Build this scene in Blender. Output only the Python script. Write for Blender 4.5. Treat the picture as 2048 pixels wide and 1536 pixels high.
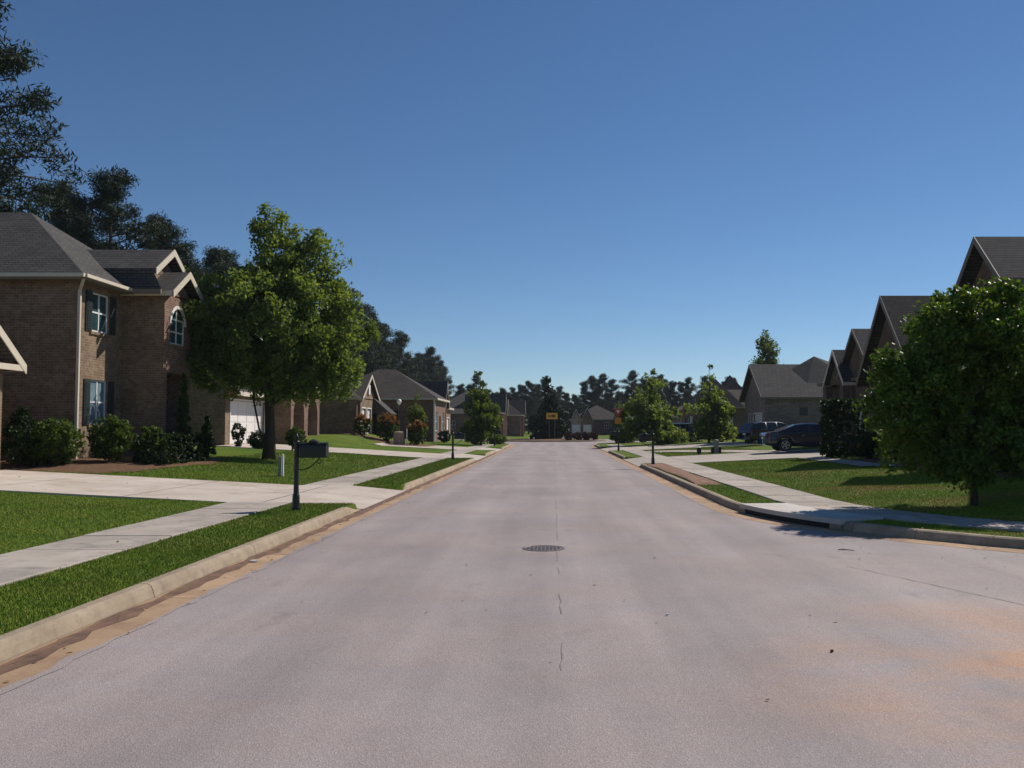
import bpy, math, random
import numpy as np
from mathutils import Vector

# ------------------------------------------------------------------ camera, sky, sun, exposure
for o in list(bpy.data.objects):
    bpy.data.objects.remove(o)
S = bpy.context.scene
C = S.collection
PI = math.pi
R = math.radians

cam_d = bpy.data.cameras.new('camera')
cam = bpy.data.objects.new('camera', cam_d)
C.objects.link(cam)
cam.location = (0, 0, 1.75)
cam.rotation_euler = (R(90 + 2.81), 0, 0)
cam_d.shift_x = -84 / 2048
cam_d.sensor_width = 36
cam_d.lens = 36 * 1774 / 2048
cam_d.clip_end = 4000
cam_d.clip_start = 0.05
S.camera = cam

SUN_DIR = Vector((0.556, 0.466, 0.688)).normalized()
world = bpy.data.worlds.new('World')
S.world = world
world.use_nodes = True
wn = world.node_tree
sky = wn.nodes.new('ShaderNodeTexSky')
sky.sky_type = 'NISHITA'
sky.sun_disc = False
sky.sun_elevation = math.asin(SUN_DIR.z)
sky.sun_rotation = math.atan2(SUN_DIR.x, SUN_DIR.y)
sky.altitude = 300
sky.air_density = 0.8
sky.dust_density = 0.0
sky.ozone_density = 4.0
hsv = wn.nodes.new('ShaderNodeHueSaturation')
hsv.inputs['Saturation'].default_value = 1.10
wn.links.new(sky.outputs[0], hsv.inputs['Color'])
wn.links.new(hsv.outputs[0], wn.nodes['Background'].inputs[0])
wn.nodes['Background'].inputs[1].default_value = 0.084

sun_d = bpy.data.lights.new('sun', 'SUN')
sun_d.energy = 5.0
sun_d.angle = R(0.55)
sun_d.color = (1.0, 0.93, 0.84)
sun = bpy.data.objects.new('sun', sun_d)
C.objects.link(sun)
sun.rotation_euler = (-SUN_DIR).to_track_quat('-Z', 'Y').to_euler()
sun.location = (40, 40, 60)

S.view_settings.view_transform = 'Standard'
S.view_settings.look = 'None'
S.view_settings.exposure = 0.0
S.view_settings.gamma = 1.0
S.view_settings.use_curve_mapping = False

# ------------------------------------------------------------------ helpers
def tag(o, label=None, cat=None, group=None, kind=None):
    if label: o['label'] = label
    if cat: o['category'] = cat
    if group: o['group'] = group
    if kind: o['kind'] = kind
    return o

def wloc(o):
    v = Vector((0, 0, 0))
    while o is not None:
        v += o.location
        o = o.parent
    return v

def empty(name, loc=(0, 0, 0), label=None, cat=None, group=None, kind=None):
    o = bpy.data.objects.new(name, None)
    C.objects.link(o)
    o.location = loc
    o.empty_display_size = 0.2
    return tag(o, label, cat, group, kind)

class MB:
    """collects faces given in world coordinates, then links ONE mesh object"""
    def __init__(self):
        self.v = []; self.f = []
    def poly(self, pts):
        n = len(self.v)
        self.v += [tuple(p) for p in pts]
        self.f.append(tuple(range(n, n + len(pts))))
        return self
    def raw(self, vs, fs):
        n = len(self.v)
        self.v += [tuple(p) for p in vs]
        self.f += [tuple(i + n for i in f) for f in fs]
        return self
    def box(self, a, b):
        x0, y0, z0 = (min(a[i], b[i]) for i in range(3))
        x1, y1, z1 = (max(a[i], b[i]) for i in range(3))
        vs = [(x0,y0,z0),(x1,y0,z0),(x1,y1,z0),(x0,y1,z0),(x0,y0,z1),(x1,y0,z1),(x1,y1,z1),(x0,y1,z1)]
        return self.raw(vs, [(0,3,2,1),(4,5,6,7),(0,1,5,4),(1,2,6,5),(2,3,7,6),(3,0,4,7)])
    def prism(self, pts, ext):
        """polygon pts extruded by vector ext"""
        e = Vector(ext); n = len(pts)
        vs = [Vector(p) for p in pts] + [Vector(p) + e for p in pts]
        fs = [tuple(range(n))[::-1], tuple(range(n, 2 * n))]
        for i in range(n):
            j = (i + 1) % n
            fs.append((i, j, n + j, n + i))
        return self.raw(vs, fs)
    def bar(self, p, q, w, h=None, up=(0, 0, 1)):
        """box beam from p to q, width w across, height h along up"""
        h = h or w
        p = Vector(p); q = Vector(q); d = (q - p).normalized()
        u = Vector(up)
        s = d.cross(u)
        if s.length < 1e-4: s = d.cross(Vector((1, 0, 0)))
        s.normalize(); u = s.cross(d).normalized()
        c = [p - s*w/2 - u*h/2, p + s*w/2 - u*h/2, p + s*w/2 + u*h/2, p - s*w/2 + u*h/2]
        return self.prism(c, q - p)
    def tube(self, pts, rads, n=10, cap=True):
        pts = [Vector(p) for p in pts]
        base = len(self.v)
        prev = None
        for i, p in enumerate(pts):
            a = pts[max(0, i-1)]; b = pts[min(len(pts)-1, i+1)]
            d = (b - a).normalized()
            s = d.cross(Vector((0, 0, 1))) if abs(d.z) < 0.95 else d.cross(Vector((1, 0, 0)))
            s.normalize()
            if prev is not None and s.dot(prev) < 0: s = -s
            prev = s
            t = d.cross(s)
            for k in range(n):
                a_ = 2*PI*k/n
                self.v.append(tuple(p + (s*math.cos(a_) + t*math.sin(a_))*rads[i]))
        for i in range(len(pts)-1):
            for k in range(n):
                k2 = (k+1) % n
                self.f.append((base+i*n+k, base+i*n+k2, base+(i+1)*n+k2, base+(i+1)*n+k))
        if cap:
            self.f.append(tuple(base+k for k in range(n))[::-1])
            self.f.append(tuple(base+(len(pts)-1)*n+k for k in range(n)))
        return self
    def lathe(self, prof, c=(0, 0, 0), n=16):
        """prof: list of (r,z)"""
        base = len(self.v)
        for r, z in prof:
            for k in range(n):
                a = 2*PI*k/n
                self.v.append((c[0]+r*math.cos(a), c[1]+r*math.sin(a), c[2]+z))
        for i in range(len(prof)-1):
            for k in range(n):
                k2 = (k+1) % n
                self.f.append((base+i*n+k, base+i*n+k2, base+(i+1)*n+k2, base+(i+1)*n+k))
        self.f.append(tuple(base+k for k in range(n))[::-1])
        self.f.append(tuple(base+(len(prof)-1)*n+k for k in range(n)))
        return self
    def build(self, name, mat, parent=None, smooth=False, label=None):
        me = bpy.data.meshes.new(name)
        off = wloc(parent) if parent else Vector((0, 0, 0))
        me.from_pydata([(v[0]-off.x, v[1]-off.y, v[2]-off.z) for v in self.v], [], self.f)
        me.materials.append(mat)
        if smooth:
            me.polygons.foreach_set('use_smooth', [True]*len(me.polygons))
        me.update()
        o = bpy.data.objects.new(name, me)
        C.objects.link(o)
        o.parent = parent
        if label: o['label'] = label
        return o

def np_mesh(name, verts, quads, mat, parent=None, tris=False):
    """fast mesh from numpy arrays; quads (n,4) or (n,3)"""
    k = quads.shape[1]
    me = bpy.data.meshes.new(name)
    me.vertices.add(len(verts))
    me.vertices.foreach_set('co', np.ascontiguousarray(verts, dtype=np.float32).ravel())
    me.loops.add(quads.size)
    me.loops.foreach_set('vertex_index', np.ascontiguousarray(quads, dtype=np.int32).ravel())
    me.polygons.add(len(quads))
    me.polygons.foreach_set('loop_start', np.arange(0, quads.size, k, dtype=np.int32))
    me.polygons.foreach_set('loop_total', np.full(len(quads), k, dtype=np.int32))
    me.materials.append(mat)
    me.update(calc_edges=True)
    o = bpy.data.objects.new(name, me)
    C.objects.link(o)
    o.parent = parent
    return o

def copy_tree(o, parent=None):
    c = o.copy(); C.objects.link(c); c.parent = parent
    for ch in o.children: copy_tree(ch, c)
    return c

# ------------------------------------------------------------------ materials
def new_mat(name):
    m = bpy.data.materials.new(name); m.use_nodes = True
    nt = m.node_tree
    b = nt.nodes['Principled BSDF']
    return m, nt, b
def node(nt, t, **kw):
    n = nt.nodes.new(t)
    for k, v in kw.items():
        if k in n.inputs: n.inputs[k].default_value = v
        else: setattr(n, k, v)
    return n
def pos(nt, scale=(1, 1, 1)):
    g = nt.nodes.new('ShaderNodeNewGeometry')
    m = nt.nodes.new('ShaderNodeMapping')
    m.inputs['Scale'].default_value = scale
    nt.links.new(g.outputs['Position'], m.inputs['Vector'])
    return m.outputs[0]
def ramp(nt, fac, stops):
    r = nt.nodes.new('ShaderNodeValToRGB')
    e = r.color_ramp.elements
    while len(e) < len(stops): e.new(0.5)
    for i, (p, c) in enumerate(stops):
        e[i].position = p; e[i].color = (*c, 1)
    nt.links.new(fac, r.inputs[0])
    return r.outputs[0]
def noise(nt, vec, scale, detail=4, rough=0.6):
    n = node(nt, 'ShaderNodeTexNoise', Scale=scale, Detail=detail, Roughness=rough)
    if vec is not None: nt.links.new(vec, n.inputs['Vector'])
    return n.outputs['Fac']
def mix(nt, fac, a, b, mode='MIX'):
    m = nt.nodes.new('ShaderNodeMix'); m.data_type = 'RGBA'; m.blend_type = mode
    for s, v in ((m.inputs[0], fac), (m.inputs[6], a), (m.inputs[7], b)):
        if isinstance(v, (int, float)): s.default_value = v
        elif isinstance(v, tuple): s.default_value = (*v, 1)
        else: nt.links.new(v, s)
    return m.outputs[2]
def bump(nt, b, h, strength=0.3, dist=0.02):
    n = node(nt, 'ShaderNodeBump', Strength=strength, Distance=dist)
    nt.links.new(h, n.inputs['Height'])
    nt.links.new(n.outputs[0], b.inputs['Normal'])
def math_n(nt, op, a, b=None):
    m = nt.nodes.new('ShaderNodeMath'); m.operation = op
    for i, v in enumerate((a, b)):
        if v is None: continue
        if isinstance(v, (int, float)): m.inputs[i].default_value = v
        else: nt.links.new(v, m.inputs[i])
    return m.outputs[0]

def simple(name, col, rough=0.7, metal=0.0, var=0.12, scale=6.0, bmp=0.0, spec=None):
    m, nt, b = new_mat(name)
    v = pos(nt)
    f = noise(nt, v, scale, 5)
    c = ramp(nt, f, [(0.3, tuple(x*(1-var) for x in col)), (0.7, tuple(min(1, x*(1+var)) for x in col))])
    nt.links.new(c, b.inputs['Base Color'])
    b.inputs['Roughness'].default_value = rough
    b.inputs['Metallic'].default_value = metal
    if spec is not None: b.inputs['Specular IOR Level'].default_value = spec
    if bmp: bump(nt, b, noise(nt, v, scale*8, 3), bmp, 0.01)
    return m

def asphalt_mat():
    m, nt, b = new_mat('worn_asphalt')
    v = pos(nt)
    big = noise(nt, v, 0.35, 6, 0.62)
    base = ramp(nt, big, [(0.28, (0.256, 0.228, 0.228)), (0.5, (0.306, 0.271, 0.270)), (0.74, (0.358, 0.316, 0.310))])
    streak = noise(nt, pos(nt, (1.1, 0.07, 1)), 1.3, 5)
    c = mix(nt, 0.5, base, ramp(nt, streak, [(0.35, (0.68, 0.68, 0.69)), (0.65, (1.08, 1.06, 1.05))]), 'MULTIPLY')
    # dirt washed out of the clay soil: patches of their own, stronger by the side street
    clay = noise(nt, pos(nt, (0.5, 0.9, 1)), 0.55, 7, 0.7)
    cm = ramp(nt, clay, [(0.38, (0, 0, 0)), (0.60, (1, 1, 1))])
    g = nt.nodes.new('ShaderNodeNewGeometry'); sx = nt.nodes.new('ShaderNodeSeparateXYZ')
    nt.links.new(g.outputs['Position'], sx.inputs[0])
    cb = nt.nodes.new('ShaderNodeVectorMath'); cb.operation = 'DISTANCE'; cb.inputs[1].default_value = (4.3, 6.2, 0)
    nt.links.new(g.outputs['Position'], cb.inputs[0])
    side = math_n(nt, 'SUBTRACT', 1.25, math_n(nt, 'MULTIPLY', cb.outputs['Value'], 0.36)); nt.nodes[-2].use_clamp = False; side.node.use_clamp = True
    side = math_n(nt, 'MAXIMUM', side, 0.10)
    fac = math_n(nt, 'MULTIPLY', cm, side); nt.nodes[-1].use_clamp = True
    c = mix(nt, fac, c, (0.47, 0.245, 0.125))
    # drips and darker worn patches
    oil = noise(nt, pos(nt, (1.0, 0.6, 1)), 1.7, 3, 0.5)
    c = mix(nt, ramp(nt, oil, [(0.62, (0, 0, 0)), (0.78, (0.5, 0.5, 0.5))]), c, (0.17, 0.15, 0.15))
    trk = math_n(nt, 'SINE', math_n(nt, 'MULTIPLY', sx.outputs[0], 3.6))
    c = mix(nt, 0.55, c, ramp(nt, math_n(nt, 'ADD', math_n(nt, 'MULTIPLY', trk, 0.5), 0.5), [(0.0, (0.90, 0.90, 0.90)), (1.0, (1.06, 1.05, 1.04))]), 'MULTIPLY')
    agg = node(nt, 'ShaderNodeTexVoronoi', Scale=120.0); nt.links.new(v, agg.inputs['Vector'])
    sep = nt.nodes.new('ShaderNodeSeparateColor'); nt.links.new(agg.outputs['Color'], sep.inputs[0])
    spk = ramp(nt, sep.outputs[0], [(0.0, (0.70, 0.70, 0.71)), (0.5, (0.98, 0.98, 0.98)), (0.93, (1.14, 1.13, 1.12)), (1.0, (1.5, 1.5, 1.5))])
    c = mix(nt, 0.7, c, spk, 'MULTIPLY')
    nt.links.new(c, b.inputs['Base Color'])
    b.inputs['Roughness'].default_value = 0.82
    b.inputs['Specular IOR Level'].default_value = 0.35
    bump(nt, b, agg.outputs['Distance'], 0.45, 0.006)
    return m

def concrete_mat(name, a, bcol, stain, stain_amt=0.5, sc=1.0):
    m, nt, b = new_mat(name)
    v = pos(nt)
    f = noise(nt, v, 0.9*sc, 7, 0.65)
    c = ramp(nt, f, [(0.3, a), (0.7, bcol)])
    oi = nt.nodes.new('ShaderNodeObjectInfo')
    tone = ramp(nt, oi.outputs['Random'], [(0, (0.82, 0.82, 0.82)), (1, (1.1, 1.09, 1.07))])
    c = mix(nt, 0.8, c, tone, 'MULTIPLY')
    st = noise(nt, v, 2.3*sc, 6, 0.7)
    sm = ramp(nt, st, [(0.48, (0, 0, 0)), (0.7, (stain_amt,)*3)])
    c = mix(nt, sm, c, stain)
    gr = noise(nt, v, 130, 2)
    c = mix(nt, 0.45, c, ramp(nt, gr, [(0.3, (0.72,)*3), (0.7, (1.2,)*3)]), 'MULTIPLY')
    nt.links.new(c, b.inputs['Base Color'])
    b.inputs['Roughness'].default_value = 0.88
    b.inputs['Specular IOR Level'].default_value = 0.25
    bump(nt, b, gr, 0.35, 0.006)
    return m

def grass_mat(name='lawn_soil_and_grass'):
    m, nt, b = new_mat(name)
    v = pos(nt)
    f = noise(nt, v, 0.45, 6, 0.65)
    c = ramp(nt, f, [(0.30, (0.066, 0.116, 0.012)), (0.5, (0.094, 0.150, 0.016)), (0.72, (0.135, 0.172, 0.024))])
    dry = noise(nt, pos(nt, (0.6, 1.3, 1)), 0.5, 5, 0.6)
    g = nt.nodes.new('ShaderNodeNewGeometry'); sx = nt.nodes.new('ShaderNodeSeparateXYZ')
    nt.links.new(g.outputs['Position'], sx.inputs[0])
    rt = math_n(nt, 'MULTIPLY', math_n(nt, 'ADD', sx.outputs[0], 2.0), 0.12); nt.nodes[-1].use_clamp = True
    dm = math_n(nt, 'MULTIPLY', ramp(nt, dry, [(0.50, (0, 0, 0)), (0.66, (0.8, 0.8, 0.8))]), math_n(nt, 'MAXIMUM', rt, 0.25))
    c = mix(nt, dm, c, (0.195, 0.135, 0.045))
    fine = noise(nt, v, 28, 4, 0.7)
    c = mix(nt, 0.8, c, ramp(nt, fine, [(0.3, (0.45, 0.45, 0.45)), (0.7, (1.4, 1.4, 1.3))]), 'MULTIPLY')
    nt.links.new(c, b.inputs['Base Color'])
    b.inputs['Roughness'].default_value = 0.9
    b.inputs['Specular IOR Level'].default_value = 0.1
    bump(nt, b, fine, 0.9, 0.05)
    return m

def blade_mat():
    m, nt, b = new_mat('grass_blade')
    g = nt.nodes.new('ShaderNodeNewGeometry')
    c = ramp(nt, g.outputs['Random Per Island'], [(0, (0.100, 0.180, 0.014)), (0.5, (0.165, 0.255, 0.024)), (0.85, (0.24, 0.290, 0.040)), (1, (0.40, 0.32, 0.12))])
    dry = noise(nt, pos(nt, (0.6, 1.3, 1)), 0.5, 5, 0.6)
    sx = nt.nodes.new('ShaderNodeSeparateXYZ'); nt.links.new(g.outputs['Position'], sx.inputs[0])
    rt = math_n(nt, 'MULTIPLY', math_n(nt, 'ADD', sx.outputs[0], 2.0), 0.12); nt.nodes[-1].use_clamp = True
    c = mix(nt, math_n(nt, 'MULTIPLY', rt, 0.75), c, (0.27, 0.345, 0.020))
    dm = math_n(nt, 'MULTIPLY', ramp(nt, dry, [(0.50, (0, 0, 0)), (0.66, (0.75, 0.75, 0.75))]), math_n(nt, 'MAXIMUM', rt, 0.22))
    c = mix(nt, dm, c, (0.36, 0.26, 0.085))
    pat = noise(nt, pos(nt), 0.8, 5)
    c = mix(nt, 0.5, c, ramp(nt, pat, [(0.3, (0.7, 0.75, 0.7)), (0.7, (1.15, 1.1, 1.0))]), 'MULTIPLY')
    nt.links.new(c, b.inputs['Base Color'])
    b.inputs['Roughness'].default_value = 0.7
    b.inputs['Specular IOR Level'].default_value = 0.15
    return m

def leaf_mat(name, c0, c1, c2, trans=0.3, gloss=0.55):
    m, nt, b = new_mat(name)
    g = nt.nodes.new('ShaderNodeNewGeometry')
    c = ramp(nt, g.outputs['Random Per Island'], [(0, c0), (0.5, c1), (1, c2)])
    pat = noise(nt, pos(nt), 1.1, 3)
    c = mix(nt, 0.6, c, ramp(nt, pat, [(0.3, (0.72, 0.75, 0.8)), (0.7, (1.25, 1.2, 1.0))]), 'MULTIPLY')
    nt.links.new(c, b.inputs['Base Color'])
    b.inputs['Roughness'].default_value = gloss
    b.inputs['Specular IOR Level'].default_value = 0.22
    t = nt.nodes.new('ShaderNodeBsdfTranslucent')
    tc = mix(nt, 1.0, c, (1.5, 1.35, 0.45), 'MULTIPLY')
    nt.links.new(tc, t.inputs[0])
    ms = nt.nodes.new('ShaderNodeMixShader'); ms.inputs[0].default_value = trans
    nt.links.new(b.outputs[0], ms.inputs[1]); nt.links.new(t.outputs[0], ms.inputs[2])
    nt.links.new(ms.outputs[0], nt.nodes['Material Output'].inputs[0])
    return m

def wall_vec(nt, scale=1.0):
    g = nt.nodes.new('ShaderNodeNewGeometry'); s = nt.nodes.new('ShaderNodeSeparateXYZ')
    nt.links.new(g.outputs['Position'], s.inputs[0])
    u = math_n(nt, 'ADD', s.outputs[0], s.outputs[1])
    cb = nt.nodes.new('ShaderNodeCombineXYZ')
    nt.links.new(u, cb.inputs[0]); nt.links.new(s.outputs[2], cb.inputs[1])
    return cb.outputs[0]

def brick_mat(name, a, bcol, mortar):
    m, nt, b = new_mat(name)
    v = wall_vec(nt)
    br = node(nt, 'ShaderNodeTexBrick', Scale=1.0)
    br.inputs['Color1'].default_value = (*a, 1); br.inputs['Color2'].default_value = (*bcol, 1)
    br.inputs['Mortar'].default_value = (*mortar, 1)
    br.inputs['Mortar Size'].default_value = 0.007
    br.inputs['Brick Width'].default_value = 0.21
    br.inputs['Row Height'].default_value = 0.084
    br.inputs['Bias'].default_value = -0.1
    nt.links.new(v, br.inputs['Vector'])
    f = noise(nt, pos(nt), 1.4, 6)
    c = mix(nt, 0.7, br.outputs['Color'], ramp(nt, f, [(0.3, (0.62, 0.6, 0.58)), (0.7, (1.25, 1.22, 1.2))]), 'MULTIPLY')
    f2 = noise(nt, v, 5.5, 3)
    c = mix(nt, 0.6, c, ramp(nt, f2, [(0.3, (0.6, 0.55, 0.55)), (0.7, (1.25, 1.22, 1.15))]), 'MULTIPLY')
    nt.links.new(c, b.inputs['Base Color'])
    b.inputs['Roughness'].default_value = 0.88
    b.inputs['Specular IOR Level'].default_value = 0.2
    bump(nt, b, br.outputs['Fac'], -0.5, 0.01)
    return m

def shingle_mat(name, a, bcol):
    m, nt, b = new_mat(name)
    v = wall_vec(nt)
    br = node(nt, 'ShaderNodeTexBrick', Scale=1.0)
    br.inputs['Color1'].default_value = (*a, 1); br.inputs['Color2'].default_value = (*bcol, 1)
    br.inputs['Mortar'].default_value = (*(x*0.45 for x in a), 1)
    br.inputs['Mortar Size'].default_value = 0.012
    br.inputs['Brick Width'].default_value = 0.33
    br.inputs['Row Height'].default_value = 0.095
    nt.links.new(v, br.inputs['Vector'])
    f = noise(nt, pos(nt), 0.8, 6, 0.7)
    c = mix(nt, 0.7, br.outputs['Color'], ramp(nt, f, [(0.3, (0.7, 0.7, 0.72)), (0.7, (1.2, 1.18, 1.15))]), 'MULTIPLY')
    gr = noise(nt, pos(nt), 60, 2)
    c = mix(nt, 0.5, c, ramp(nt, gr, [(0.3, (0.6,)*3), (0.7, (1.3,)*3)]), 'MULTIPLY')
    nt.links.new(c, b.inputs['Base Color'])
    b.inputs['Roughness'].default_value = 0.92
    b.inputs['Specular IOR Level'].default_value = 0.2
    bump(nt, b, br.outputs['Fac'], -0.5, 0.012)
    return m

def glass_mat(name, col, rough=0.06):
    m, nt, b = new_mat(name)
    f = noise(nt, pos(nt), 1.3, 3)
    c = ramp(nt, f, [(0.35, tuple(x*0.7 for x in col)), (0.65, tuple(x*1.3 for x in col))])
    nt.links.new(c, b.inputs['Base Color'])
    b.inputs['Roughness'].default_value = rough
    b.inputs['Specular IOR Level'].default_value = 0.6
    return m

def bark_mat():
    m, nt, b = new_mat('bark')
    f = noise(nt, pos(nt, (6, 6, 1)), 3.0, 6, 0.7)
    c = ramp(nt, f, [(0.3, (0.030, 0.024, 0.018)), (0.7, (0.095, 0.076, 0.060))])
    nt.links.new(c, b.inputs['Base Color']); b.inputs['Roughness'].default_value = 0.95
    bump(nt, b, f, 0.8, 0.03)
    return m

def mulch_mat():
    m, nt, b = new_mat('pine_straw_mulch')
    v = pos(nt)
    f = noise(nt, pos(nt, (1, 2.2, 1)), 22, 5, 0.75)
    c = ramp(nt, f, [(0.3, (0.055, 0.030, 0.016)), (0.55, (0.16, 0.080, 0.036)), (0.75, (0.27, 0.15, 0.07))])
    big = noise(nt, v, 1.5, 4)
    c = mix(nt, 0.6, c, ramp(nt, big, [(0.3, (0.6,)*3), (0.7, (1.3,)*3)]), 'MULTIPLY')
    nt.links.new(c, b.inputs['Base Color']); b.inputs['Roughness'].default_value = 0.95
    bump(nt, b, f, 1.0, 0.04)
    return m

def iron_mat():
    m, nt, b = new_mat('cast_iron')
    v = pos(nt)
    ck = node(nt, 'ShaderNodeTexChecker', Scale=22.0); nt.links.new(v, ck.inputs['Vector'])
    f = noise(nt, v, 18, 4)
    c = ramp(nt, f, [(0.3, (0.10, 0.085, 0.08)), (0.7, (0.20, 0.165, 0.158))])
    nt.links.new(c, b.inputs['Base Color']); b.inputs['Roughness'].default_value = 0.6
    b.inputs['Metallic'].default_value = 0.4
    bump(nt, b, ck.outputs['Fac'], 0.6, 0.006)
    return m

def paint_mat(name, col, rough=0.25):
    m, nt, b = new_mat(name)
    f = noise(nt, pos(nt), 2.0, 4)
    c = ramp(nt, f, [(0.3, tuple(x*0.85 for x in col)), (0.7, tuple(x*1.15 for x in col))])
    nt.links.new(c, b.inputs['Base Color'])
    b.inputs['Roughness'].default_value = rough + 0.1
    b.inputs['Metallic'].default_value = 0.3
    b.inputs['Coat Weight'].default_value = 0.8
    b.inputs['Coat Roughness'].default_value = 0.06
    return m

M = {}
M['asphalt'] = asphalt_mat()
M['walk'] = concrete_mat('sidewalk_concrete', (0.34, 0.295, 0.255), (0.46, 0.405, 0.355), (0.20, 0.185, 0.17), 0.8)
M['drive'] = concrete_mat('driveway_concrete', (0.40, 0.345, 0.300), (0.52, 0.46, 0.41), (0.34, 0.25, 0.175), 0.6, 0.6)
M['kerb'] = concrete_mat('kerb_concrete', (0.30, 0.235, 0.165), (0.43, 0.345, 0.25), (0.17, 0.14, 0.11), 0.6, 2.0)
M['gutter'] = concrete_mat('gutter_concrete', (0.33, 0.215, 0.135), (0.45, 0.315, 0.20), (0.17, 0.10, 0.065), 0.55, 0.8)
M['slab_white'] = concrete_mat('pale_new_concrete', (0.50, 0.46, 0.42), (0.62, 0.58, 0.54), (0.36, 0.33, 0.30), 0.4)
M['grass'] = grass_mat()
M['blade'] = blade_mat()
M['mulch'] = mulch_mat()
M['soil'] = simple('bare_red_soil', (0.20, 0.105, 0.060), 0.95, var=0.35, scale=4, bmp=0.6)
M['silt'] = simple('gutter_silt', (0.150, 0.085, 0.055), 0.95, var=0.45, scale=3, bmp=0.5)
M['joint'] = simple('joint_dirt', (0.20, 0.17, 0.14), 0.95, var=0.3)
M['iron'] = iron_mat()
M['crack'] = simple('crack_filler', (0.225, 0.196, 0.192), 0.9, var=0.3)
M['brick_tan'] = brick_mat('tan_brown_brick', (0.185, 0.124, 0.076), (0.255, 0.180, 0.117), (0.27, 0.235, 0.19))
M['brick_red'] = brick_mat('red_brown_brick', (0.165, 0.092, 0.068), (0.225, 0.136, 0.104), (0.30, 0.25, 0.21))
M['brick_brown'] = brick_mat('dark_brown_brick', (0.115, 0.078, 0.058), (0.165, 0.115, 0.088), (0.20, 0.17, 0.145))
M['brick_grey'] = brick_mat('grey_tan_brick', (0.20, 0.165, 0.135), (0.29, 0.245, 0.205), (0.33, 0.30, 0.27))
M['brick_pale'] = brick_mat('pale_tan_brick', (0.36, 0.28, 0.20), (0.46, 0.37, 0.28), (0.45, 0.40, 0.34))
M['roof_grey'] = shingle_mat('weathered_grey_shingle', (0.070, 0.066, 0.064), (0.100, 0.093, 0.088))
M['roof_brown'] = shingle_mat('brown_grey_shingle', (0.062, 0.052, 0.047), (0.088, 0.075, 0.068))
M['trim'] = simple('cream_trim_paint', (0.58, 0.51, 0.40), 0.55, var=0.06)
M['trim_tan'] = simple('tan_trim_paint', (0.17, 0.135, 0.095), 0.6, var=0.08)
M['white'] = simple('white_paint', (0.76, 0.74, 0.71), 0.45, var=0.04)
M['door_white'] = simple('garage_door_white', (0.74, 0.70, 0.67), 0.5, var=0.03)
M['shutter'] = simple('dark_green_shutter', (0.020, 0.030, 0.030), 0.5, var=0.15)
M['glass'] = glass_mat('window_glass', (0.030, 0.075, 0.085))
M['glass_blind'] = glass_mat('window_glass_over_blinds', (0.16, 0.23, 0.27))
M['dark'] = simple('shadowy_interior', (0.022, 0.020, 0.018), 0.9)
M['bark'] = bark_mat()
M['leaf'] = leaf_mat('oak_leaf', (0.076, 0.128, 0.038), (0.125, 0.190, 0.056), (0.185, 0.250, 0.088), 0.52)
M['leaf_maple'] = leaf_mat('maple_leaf', (0.040, 0.090, 0.012), (0.070, 0.140, 0.020), (0.130, 0.190, 0.034), 0.36, 0.48)
M['leaf_young'] = leaf_mat('young_tree_leaf', (0.055, 0.100, 0.018), (0.090, 0.145, 0.024), (0.140, 0.180, 0.034), 0.42)
M['needle'] = leaf_mat('pine_needle', (0.010, 0.022, 0.012), (0.018, 0.034, 0.017), (0.032, 0.052, 0.024), 0.15, 0.6)
M['shrub'] = leaf_mat('shrub_leaf', (0.030, 0.064, 0.012), (0.058, 0.105, 0.018), (0.110, 0.150, 0.026), 0.35)
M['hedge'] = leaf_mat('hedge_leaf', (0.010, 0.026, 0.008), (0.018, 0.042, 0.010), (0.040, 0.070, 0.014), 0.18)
M['conifer'] = leaf_mat('arborvitae_leaf', (0.022, 0.050, 0.010), (0.045, 0.085, 0.014), (0.080, 0.115, 0.020), 0.2, 0.6)
M['redtip'] = leaf_mat('red_tip_leaf', (0.33, 0.105, 0.035), (0.25, 0.10, 0.03), (0.14, 0.11, 0.03), 0.3)
M['purple'] = leaf_mat('purple_leaf', (0.030, 0.012, 0.020), (0.060, 0.022, 0.036), (0.085, 0.035, 0.045), 0.2)
M['dry_leaf'] = leaf_mat('dry_leaf', (0.16, 0.09, 0.045), (0.24, 0.15, 0.07), (0.34, 0.25, 0.12), 0.1)
M['magnolia'] = leaf_mat('magnolia_leaf', (0.010, 0.024, 0.010), (0.020, 0.040, 0.014), (0.045, 0.060, 0.026), 0.08, 0.55)
M['black'] = simple('black_painted_metal', (0.014, 0.017, 0.015), 0.4, 0.2, var=0.2)
M['pedestal'] = simple('grey_green_pedestal', (0.20, 0.22, 0.19), 0.6)
M['pale_cap'] = simple('pale_cap', (0.62, 0.60, 0.56), 0.5)
M['tan_box'] = simple('tan_utility_box', (0.34, 0.25, 0.20), 0.7)
M['yellow'] = simple('sign_yellow', (0.62, 0.34, 0.02), 0.4, var=0.05)
M['orange'] = simple('sign_orange', (0.66, 0.25, 0.015), 0.4, var=0.05)
M['sign_red'] = simple('sign_red', (0.50, 0.035, 0.030), 0.4, var=0.05)
M['sign_white'] = simple('sign_white', (0.72, 0.66, 0.64), 0.4, var=0.05)
M['sign_black'] = simple('sign_black', (0.012, 0.012, 0.012), 0.5)
M['galv'] = simple('galvanised_post', (0.22, 0.22, 0.21), 0.5, 0.6)
M['car_navy'] = paint_mat('navy_car_paint', (0.010, 0.013, 0.030))
M['car_black'] = paint_mat('black_car_paint', (0.010, 0.010, 0.012))
M['car_green'] = paint_mat('teal_grey_car_paint', (0.030, 0.055, 0.062))
M['car_white'] = paint_mat('pale_car_paint', (0.50, 0.46, 0.42))
M['car_glass'] = glass_mat('car_glass', (0.010, 0.012, 0.014), 0.04)
M['tyre'] = simple('tyre_rubber', (0.018, 0.018, 0.018), 0.85)
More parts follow.
